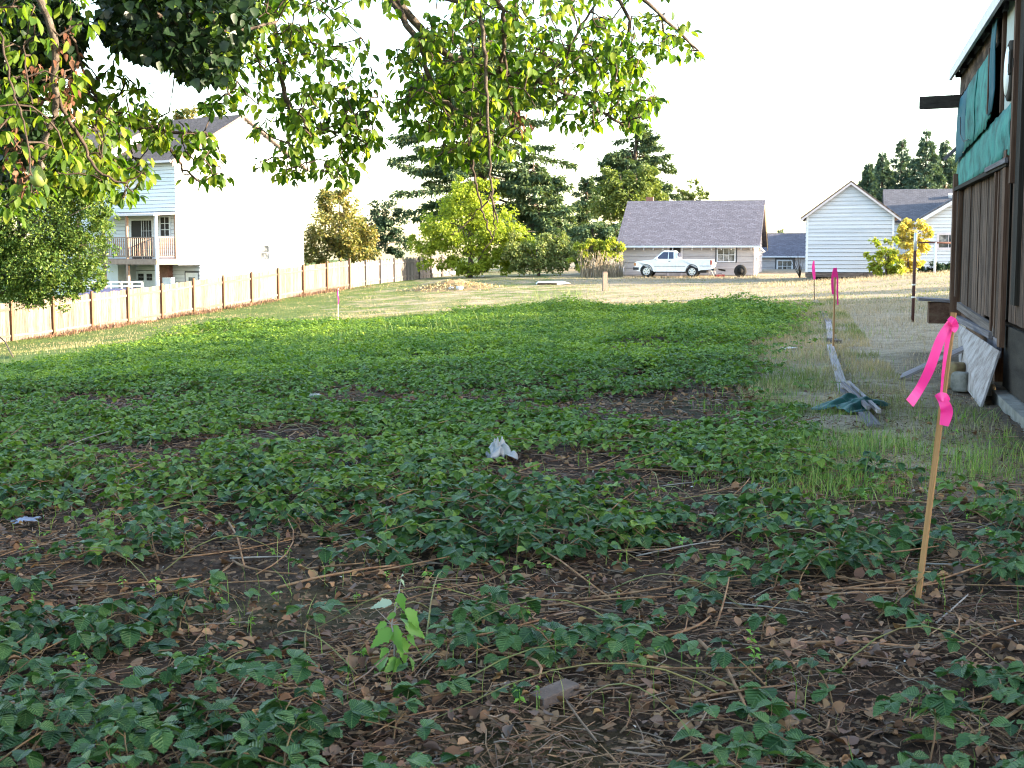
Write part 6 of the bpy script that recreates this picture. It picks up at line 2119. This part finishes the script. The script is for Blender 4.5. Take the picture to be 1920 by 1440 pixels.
# ================================================================== LITTER
DRY = leaf_template([0, .2, .45, .7, .88, 1.0], [.05, .26, .33, .24, .12, 0], .95, -.35, .08, .10)
def litter():
    r = np.random.default_rng(55)
    def ground_pts(n, y0, y1, pw=1.0):
        Y = y0 + (y1 - y0) * r.uniform(0, 1, n) ** pw
        X = r.uniform(-1, 1, n) * (Y * .40 + .3)
        return X, Y
    # --- straw and stalks
    n = 24000
    X, Y = ground_pts(n, 3.1, 16, 1.25)
    keep = (r.uniform(0, 1, n) < np.maximum(patch(X, Y), np.where(Y < 9, 1, .45))) & (vnoise(X, Y, .5, 61) > .25) & (X < 4.75 + .245 * (Y - 13.5))
    X, Y = X[keep], Y[keep]
    n = len(X)
    L = r.gamma(1.7, .045, n) + .02
    a = r.normal(.25, 1.0, n) + np.where(r.uniform(0, 1, n) < .5, math.pi, 0)
    bend = r.normal(0, .18, n)
    tilt = np.abs(r.normal(0, .10, n))
    P = []
    for t in (0, .5, 1):
        aa = a + bend * t
        x, y = X + np.cos(aa) * L * t, Y + np.sin(aa) * L * t
        P.append(np.stack([x, y, gz(x, y) + .018 + tilt * L * t + r.uniform(0, .015, n)], -1))
    Pl = np.stack(P, 1)
    wd = .0008 + r.gamma(1.6, .0008, n)
    v, f = tubes(Pl, np.stack([wd, wd * .9, wd * .6], 1), 3)
    tag(obj('straw_litter', mesh('straw_litter', v, f, 'straw')), 'dry straw and broken stalks strewn over the soil', 'litter', kind='stuff')
    n = 7000
    Y = r.uniform(11, 24, n)
    X = r.uniform(-1, 1, n) * (Y * .39)
    keep = (patch(X, Y) > .3) & (vnoise(X, Y, .5, 64) > .25)
    X, Y = X[keep], Y[keep]
    n = len(X)
    L = r.gamma(2.0, .07, n) + .05
    a = r.uniform(0, 6.28, n)
    Pl = np.stack([np.stack([X + np.cos(a) * L * t, Y + np.sin(a) * L * t, gz(X + np.cos(a) * L * t, Y + np.sin(a) * L * t) + .02 + r.uniform(0, .03, n)], -1) for t in (0, .5, 1)], 1)
    v, f = tubes(Pl, np.stack([r.uniform(.002, .006, n)] * 3, 1), 3)
    tag(obj('straw_litter', mesh('straw_litter', v, f, 'straw')), 'dry stalks showing between the brambles further back', 'litter', kind='stuff')
    n = 4000
    Y = r.uniform(12, 22, n)
    X = r.uniform(-1, 1, n) * (Y * .39)
    keep = patch(X, Y) > .3
    X, Y = X[keep], Y[keep]
    n = len(X)
    v, f = scatter(DRY[0], DRY[1], np.stack([X, Y, gz(X, Y) + .03], -1), rots(r.uniform(0, 6.28, n), r.normal(.05, .3, n), r.normal(0, .5, n)), r.uniform(.03, .08, n))
    tag(obj('leaf_litter', mesh('leaf_litter', v, f, 'dry_leaf', True)), 'brown fallen leaves between the brambles further back', 'litter', kind='stuff')
    # --- dead canes: the hundred largest single, each its own thing
    n = 170
    X, Y = ground_pts(n, 4.0, 12, 1.2)
    for i in range(n):
        if Y[i] > 7.5 and patch(X[i], Y[i]) < .5: continue
        Ln = random.uniform(.25, .8)
        a = random.gauss(.2, .7)
        bd = random.gauss(0, .35)
        rise = abs(random.gauss(0, .07))
        pts = []
        for k in range(6):
            t = k / 5
            x, y = X[i] + math.cos(a + bd * t) * Ln * t, Y[i] + math.sin(a + bd * t) * Ln * t
            pts.append(Vector((x, y, gz(x, y) + .02 + rise * t)))
        b = pts[0].copy()
        rd = random.uniform(.003, .0065)
        m = MB().tube([p - b for p in pts], [rd, rd, rd * .95, rd * .85, rd * .75, rd * .6], 5)
        o = m.build('dead_cane', 'pale_stick' if random.random() < .13 else 'dead_cane', None, True, loc=b)
        tag(o, 'dead bramble cane lying on the foreground litter', 'stick', 'dead canes on the litter')
    # --- fallen leaves
    n = 9000
    X, Y = ground_pts(n, 3.1, 14, 1.2)
    keep = ((patch(X, Y) > .3) | (Y < 8.5) | (r.uniform(0, 1, n) < .4)) & (vnoise(X, Y, .45, 66) > .28) & (X < 4.7 + .245 * (Y - 13.5))
    X, Y = X[keep], Y[keep]
    n = len(X)
    P = np.stack([X, Y, gz(X, Y) + r.uniform(.012, .035, n)], -1)
    Rm = rots(r.uniform(0, 6.28, n), r.normal(.05, .25, n), r.normal(0, .5, n) + np.where(r.uniform(0, 1, n) < .4, math.pi, 0))
    S = np.stack([r.uniform(.018, .06, n)] * 3, -1) * np.stack([r.uniform(.7, 1.5, n), np.ones(n), r.uniform(.4, 1.3, n)], -1)
    sc = np.where(in_frame(X, Y, .97) & (Y > 4.3), S[:, 1] / Y, 0)
    big = np.zeros(n, bool)
    big[np.argsort(-sc)[:220]] = True
    v, f = scatter(DRY[0], DRY[1], P[~big], Rm[~big], S[~big])
    tag(obj('leaf_litter', mesh('leaf_litter', v, f, 'dry_leaf', True)), 'brown fallen leaves scattered over the soil', 'litter', kind='stuff')
    dm = mesh('dry_leaf', DRY[0], DRY[1], 'dry_leaf', True)
    for i in np.where(big)[0]:
        M = Matrix(Rm[i]).to_4x4() @ Matrix.Diagonal((*S[i], 1))
        M.translation = Vector(P[i])
        o = wobj('fallen_leaf', dm, None, M)
        tag(o, 'curled brown fallen leaf lying in the nearest foreground', 'leaf', 'fallen leaves in the foreground')
    # --- crumbs of bark, tiny pale bits
    n = 34000
    X, Y = ground_pts(n, 3.1, 12, 1.3)
    P = np.stack([X, Y, gz(X, Y) + r.uniform(.006, .022, n)], -1)
    T4 = (np.array([(-.5, -.5, 0), (.5, -.4, .1), (.45, .5, .05), (-.4, .45, .15)]), np.array([(0, 1, 2), (0, 2, 3)]))
    S = np.stack([r.uniform(.005, .022, n), .005 + r.gamma(1.5, .01, n), r.uniform(.01, .03, n)], -1)
    v, f = scatter(T4[0], T4[1], P, rots(r.uniform(0, 6.28, n), r.normal(0, .4, n), r.normal(0, .4, n)), S)
    tag(obj('bark_crumbs', mesh('bark_crumbs', v, f, 'crumb')), 'dark crumbs of bark and soil between the brambles', 'litter', kind='stuff')
    n = 260
    X, Y = ground_pts(n, 3.3, 10, 1.2)
    P = np.stack([X, Y, gz(X, Y) + r.uniform(.015, .03, n)], -1)
    S = np.stack([r.uniform(.005, .014, n)] * 3, -1) * np.stack([np.ones(n), r.uniform(.8, 2.0, n), np.ones(n)], -1)
    v, f = scatter(T4[0], T4[1], P, rots(r.uniform(0, 6.28, n), r.normal(0, .5, n), r.normal(0, .5, n)), S)
    tag(obj('pale_flecks', mesh('pale_flecks', v, f, 'pale_bits')), 'tiny whitish flecks in the litter', 'litter', kind='stuff')
litter()

# ================================================================== GRASS
def blades(name, label, X, Y, h, wd, mat, lean=.5, seed=1):
    r = np.random.default_rng(seed)
    n = len(X)
    P = np.stack([X, Y, gz(X, Y) - .005], -1)
    # blade stands up: the leaf frame lifted by nearly 90 degrees
    Rm = rots(r.uniform(0, 6.28, n), math.pi / 2 - np.abs(r.normal(0, lean, n)), r.normal(0, .3, n))
    S = np.stack([wd, h, h], -1)
    v, f = scatter(BLADE[0], BLADE[1], P, Rm, S)
    return tag(obj(name, mesh(name, v, f, mat)), label, 'grass', kind='stuff')

def grass():
    r = np.random.default_rng(77)
    # dry grass right of the boards and between boards and shed
    n = 90000
    Y = np.sqrt(r.uniform(10.5 ** 2, 38 ** 2, n))
    X = line_x(Y) + r.uniform(-.6, 7.5, n)
    wallx = 4.9 + .245 * (Y - 13.5)
    ok = in_frame(X, Y) & ~((X > wallx - .15) & (Y < 19.6)) & (patch(X, Y) < .5)
    ok &= r.uniform(0, 1, n) < np.clip(.25 + 1.1 * vnoise(X, Y, .7, 71) * np.interp(Y, [10.5, 13, 20], [.4, .7, 1]), 0, 1)
    X, Y = X[ok], Y[ok]
    n = len(X)
    blades('dry_grass', 'dry straw-coloured grass between the edging boards and the shed', X, Y, r.uniform(.03, .10, n) * (.5 + 1.1 * vnoise(X, Y, .8, 72)), r.uniform(.003, .006, n) * np.interp(Y, [12, 38], [1, 2]), 'dry_grass', .75, 2)
    # green tufts near the board end and along the patch edge
    tx, ty = [], []
    for x, y, c, s in ((1490, 850, 260, .3), (1450, 770, 240, .35), (1530, 860, 260, .32), (1570, 800, 200, .25), (1420, 720, 200, .4), (1600, 900, 160, .3), (1680, 860, 240, .4), (1760, 870, 200, .4), (1850, 880, 220, .4), (1800, 830, 200, .35),
                       (1640, 830, 160, .25), (1720, 790, 200, .4), (1390, 700, 160, .5), (1500, 720, 240, .5), (1480, 680, 220, .7), (1510, 630, 260, .9), (1590, 560, 160, .8), (1900, 940, 160, .3), (1560, 930, 120, .2), (1450, 900, 160, .25), (1320, 690, 120, .5)):
        p = gp(x, y)
        tx.append(r.normal(p.x, s, c * 3))
        ty.append(r.normal(p.y, s * 1.6, c * 3))
    X, Y = np.concatenate(tx), np.concatenate(ty)
    ok = X < 4.75 + .245 * (Y - 13.5)
    X, Y = X[ok], Y[ok]
    n = len(X)
    q = r.uniform(0, 1, n) < np.clip(vnoise(X, Y, .35, 91) * 2.4 - .6, 0, 1)
    X, Y = X[q], Y[q]
    n = len(X)
    blades('green_grass', 'tufts of green grass around the near end of the boards', X, Y, r.uniform(.05, .20, n) * (.4 + vnoise(X, Y, .5, 92)), r.uniform(.004, .008, n), 'green_grass', .6, 3)
    # grass strip under the tufts: soft thin dry blades
    n = 15000
    Y = r.uniform(8.2, 13.5, n)
    X = r.uniform(1.9, 5.0, n)
    ok = in_frame(X, Y) & (patch(X, Y) < .6) & (X < 4.75 + .245 * (Y - 13.5)) & (vnoise(X, Y, .5, 73) > .3)
    X, Y = X[ok], Y[ok]
    n = len(X)
    blades('mixed_grass', 'thin mixed green and dry grass left of the shed', X, Y, r.uniform(.03, .11, n), r.uniform(.002, .004, n), 'lawn_blades', .8, 4)
    n = 60000
    Y = r.uniform(12, 40, n)
    X = np.interp(Y, _by, _bx) + r.uniform(-.5, 2.5, n)
    ok = (X < line_x(Y) + .5) & (vnoise(X, Y, .6, 81) > .3) & (patch(X, Y) < .8)
    X, Y = X[ok], Y[ok]
    n = len(X)
    blades('verge_grass', 'tangled half-dry grass between the brambles and the boards', X, Y, r.uniform(.04, .15, n) * (.4 + vnoise(X, Y, .7, 82)), r.uniform(.004, .008, n) * np.interp(Y, [12, 40], [1, 1.6]), 'lawn_blades', .8, 9)
    # lawn beyond the patch
    n = 150000
    Y = np.sqrt(r.uniform(30 ** 2, 80 ** 2, n))
    X = r.uniform(-1, 1, n) * (Y * .40)
    ok = patch(X, Y) < .3
    ok &= ((X + 19.55) * .892 - (Y - 52) * .4527 > .12) | (Y > 74)      # right of the left fence
    ok &= (Y < 74) | ((X > -3) & (Y < 78))
    ok &= (X < line_x(Y) + 20)
    ok &= vnoise(X, Y, 1.3, 74) * .5 + vnoise(X, Y, .5, 75) * .5 > .3
    X, Y = X[ok], Y[ok]
    n = len(X)
    blades('lawn_grass', 'short patchy lawn, part dry and part green, beyond the brambles', X, Y, r.uniform(.03, .09, n) * (.6 + .8 * vnoise(X, Y, 1.0, 76)), r.uniform(.008, .016, n), 'lawn_blades', .7, 5)
    # some long grasses among the bramble back edge at left
    tx, ty = [], []
    for x, y, c, s in ((830, 625, 200, .8), (700, 640, 220, .8), (620, 660, 120, .6), (90, 690, 160, .8), (980, 620, 120, .7), (1040, 560, 120, 1.2)):
        p = gp(x, y)
        tx.append(r.normal(p.x, s, c)); ty.append(r.normal(p.y, s * 1.4, c))
    X, Y = np.concatenate(tx), np.concatenate(ty)
    n = len(X)
    blades('tall_grass', 'long green grass blades growing through the bramble thicket', X, Y, r.uniform(.25, .55, n), r.uniform(.008, .014, n), 'green_grass', .35, 6)
    # dry weeds along the foot of the fence
    t = r.uniform(-.05, 1, 5200)
    X = -19.55 + 10.65 * t + np.abs(r.normal(0, .55, 5200)) + .1
    Y = 52 + 21 * t - r.uniform(0, .3, 5200)
    ok = vnoise(X, Y, 1.2, 78) > .35
    X, Y = X[ok], Y[ok]
    blades('fence_weeds', 'dry brown weeds along the foot of the board fence', X, Y, r.uniform(.06, .35, len(X)) * (.3 + vnoise(X, Y, 1.5, 79)), r.uniform(.012, .03, len(X)), 'dry_leaf', .6, 7)
    # weeds on the mound and before the garage and barn
    p = gp(850, 541)
    X = r.normal(p.x, 1.1, 1500); Y = r.normal(p.y, 1.0, 1500)
    P = np.stack([X, Y, gz(X, Y) + .4 * np.clip(1 - np.hypot(X - p.x, Y - p.y) / 2.4, 0, 1)], -1)
    v, f = scatter(LEAF2[0], LEAF2[1], P, rots(r.uniform(0, 6.28, 1500), r.normal(.5, .5, 1500), r.normal(0, .5, 1500)), r.uniform(.06, .16, 1500))
    tag(obj('mound_weeds', mesh('mound_weeds', v, f, 'lawn_blades')), 'low weeds growing over the earth mound', 'weeds', kind='stuff')
    n = 5000
    px = r.uniform(1165, 1800, n)
    Y = np.where(px < 1420, r.uniform(72, 76, n), r.uniform(58, 65, n))
    X = (px - 960) / F * Y
    blades('tall_dry_grass', 'tall dry grass in front of the garage and the barn', X, Y, r.uniform(.05, .22, n), r.uniform(.01, .02, n), 'dry_grass', .5, 8)
grass()

# ================================================================== SAPLING AND SMALL FOREGROUND THINGS
def lobed_leaf():
    """poplar leaf with three toothed lobes"""
    half = [(0.02, 0), (.15, .03), (.25, .12), (.24, .18), (.33, .26), (.31, .32), (.42, .40), (.31, .45), (.22, .52), (.25, .60), (.17, .67), (.18, .75), (.10, .82), (.08, .90), (0, 1.0)]
    V, Fa = [], []
    n = len(half)
    for x, y in half:
        z = -.22 * y * y
        V += [(-x, y, z + .22 * x), (0, min(y, 1), z), (x, y, z + .22 * x)]
    for i in range(n - 1):
        a, b = i * 3, i * 3 + 3
        Fa += [(a, a + 1, b + 1), (a, b + 1, b), (a + 1, a + 2, b + 2), (a + 1, b + 2, b + 1)]
    return np.array(V), np.array(Fa)

def sapling():
    base = gp(738, 1262)
    Y = base.y
    T = thing('poplar_sapling', 'small bright green sapling with pale lobed leaves in the foreground', 'sapling', base)
    st = [at(738, 1262, Y), at(740, 1200, Y - .02), at(734, 1170, Y - .01), at(742, 1135, Y), at(748, 1110, Y), at(752, 1086, Y + .01)]
    st[0] = base + Vector((0, 0, -.03))
    MB().tube([p - base for p in st], [.004, .0036, .003, .0026, .002, .0014], 6).build('stem', 'pale_stick', T, True)
    MB().tube([st[2] - base, at(700, 1137, Y - .02) - base], [.0016, .001], 4).build('leaf_stalk', 'pale_stick', T)
    lv = lobed_leaf()
    lm = mesh('sapling_leaf', lv[0], lv[1], 'sapling_leaf', True)
    lp = mesh('sapling_leaf_pale', lv[0], lv[1], 'sapling_pale', True)
    # base pixel, tip pixel, size factor, pale?
    LV = [((750, 1112), (757, 1150), .0, 0), ((760, 1142), (795, 1182), .02, 0), ((740, 1172), (750, 1230), -.03, 0), ((748, 1195), (768, 1252), .01, 0), ((735, 1180), (690, 1216), -.02, 0),
          ((735, 1130), (690, 1136), .0, 1), ((760, 1172), (805, 1196), .03, 0), ((726, 1232), (690, 1278), -.04, 0), ((724, 1248), (708, 1270), .02, 0), ((726, 1215), (712, 1232), -.03, 0),
          ((745, 1235), (722, 1262), -.06, 0), ((750, 1236), (742, 1264), -.05, 0), ((766, 1230), (781, 1256), -.04, 0), ((742, 1150), (722, 1163), .01, 0), ((752, 1160), (770, 1172), -.03, 0), ((750, 1090), (742, 1086), .0, 1), ((751, 1086), (760, 1098), .01, 1), ((752, 1082), (754, 1078), .0, 1), ((725, 1168), (700, 1180), .02, 0), ((765, 1190), (780, 1212), .0, 0)]
    for (x0, y0), (x1, y1), dy, pale in LV:
        a = at(x0, y0, Y - .01)
        b = at(x1, y1, Y - .03 + dy)
        d = b - a
        q = d.normalized()
        f = Vector((random.uniform(-.9, .9), random.uniform(-.9, -.2), random.uniform(.2, .9))).normalized()
        zz = (f - q * f.dot(q)).normalized()
        xx = q.cross(zz)
        M = Matrix((xx, q, zz)).transposed().to_4x4()
        M.translation = a
        wobj('leaf', lp if pale else lm, T, M @ Matrix.Scale(max(d.length * .92, .03), 4) @ Matrix.Diagonal((.8, 1, 1, 1)))
        MB().tube([a - base, min(st, key=lambda s: (s - a).length) - base], [.001, .0013], 4).build('leaf_stalk', 'pale_stick', T)
sapling()

def wood_block():
    p = gp(1040, 1318)
    m = MB().box(-.085, .085, -.035, .035, 0, .04)
    T = thing('wood_block', 'short grey offcut of timber lying in the centre foreground', 'offcut', p + Vector((0, 0, .012)), .75)
    o = m.build('block', 'old_wood', T, rot=(.06, -.08, 0))
    md = o.modifiers.new('edge', 'BEVEL')
    md.width = .003
    MB().box(-.087, -.0855, -.030, .030, .005, .036).build('end_grain', 'shed_trim', T, rot=(.06, -.08, 0))
wood_block()

# big dry leaves and sticks one can pick out
def picked():
    lv = lobed_leaf()
    dm = mesh('big_dry_leaf', lv[0] * np.array([1.5, 1, 1.6]), lv[1], 'dry_leaf', True)
    for i, (x, y, s, rz, lab) in enumerate(((1800, 1120, .085, .3, 'large greyish dry leaf right of the near stake'), (1340, 975, .10, 1.2, 'large pale dry leaf right of centre'), (1404, 1240, .09, 2.0, 'large tan leaf standing on edge at the lower right'), (1712, 1160, .05, 1.0, 'reddish dry leaf at the foot of the near stake'), (430, 1065, .07, .6, 'curled tan leaf at the left centre of the foreground'))):
        p = gp(x, y) + Vector((0, 0, .03))
        o = obj('big_dry_leaf', dm, None, p, (random.uniform(-.3, .5), random.uniform(-.4, .4), rz), (s, s, s))
        tag(o, lab, 'leaf')
    def stick(name, mat, label, pts, r0, h=.02):
        ps = [gp(x, y) + Vector((0, 0, h + dz)) for x, y, dz in pts]
        b = ps[0].copy()
        n = len(ps)
        o = MB().tube([p - b for p in ps], [r0 * (1 - .35 * i / (n - 1)) for i in range(n)], 6).build(name, mat, None, True, loc=b)
        tag(o, label, 'stick')
    stick('white_stick', 'pale_stick', 'bleached white stick right of the foot of the near stake', [(1755, 1177, 0), (1780, 1160, .01), (1815, 1132, .02)], .005)
    stick('long_cane', 'dead_cane', 'long brown cane lying level left of the foot of the near stake', [(1518, 1128, 0), (1600, 1124, .01), (1680, 1122, .01), (1735, 1120, 0)], .006)
    stick('long_cane', 'dead_cane', 'long brown cane crossing the lower right below the near stake', [(1405, 1224, 0), (1500, 1220, .01), (1600, 1217, .01), (1750, 1226, 0)], .007)
    stick('long_cane', 'dead_cane', 'reddish cane slanting down at the lower right of centre', [(1310, 1225, .03), (1360, 1275, .03), (1390, 1330, .02), (1408, 1370, .01)], .007)
    stick('long_cane', 'dead_cane', 'thin reddish cane slanting across the centre foreground', [(962, 1030, .06), (1050, 1078, .05), (1145, 1140, .02)], .005)
    stick('long_cane', 'dead_cane', 'long brown cane sweeping across the left centre behind the sapling', [(520, 1110, 0), (600, 1098, .02), (690, 1085, .03), (770, 1072, .02)], .007)
    stick('grey_stick', 'pale_stick', 'thick grey stick at the lower left corner', [(0, 1338, 0), (70, 1322, .01), (130, 1305, .01)], .011)
    stick('grey_stick', 'pale_stick', 'long pale stick running up at the left edge of the foreground', [(0, 1272, 0), (60, 1225, .02), (130, 1168, .03)], .007)
    stick('long_cane', 'dead_cane', 'brown cane arching at the left behind the brambles', [(430, 1000, .04), (445, 1030, .05), (458, 1075, .02)], .006)
    stick('dark_branch', 'bark', 'dark bare branch leaning in at the far left edge of the lawn', [(-20, 632, .4), (10, 655, .25), (24, 672, .02)], .03)
    p = gp(1163, 992)
    pm = MB().lathe([(.0, 0), (.018, .003), (.029, .018), (.030, .032), (.022, .052), (.013, .068), (.006, .076), (0, .077)], 14)
    o = pm.build('fallen_pear', 'pear_skin', None, True, loc=p + Vector((0, 0, .035)), rot=(1.3, .2, .6))
    tag(o, 'green fallen pear half hidden under brambles right of centre', 'pear')
picked()
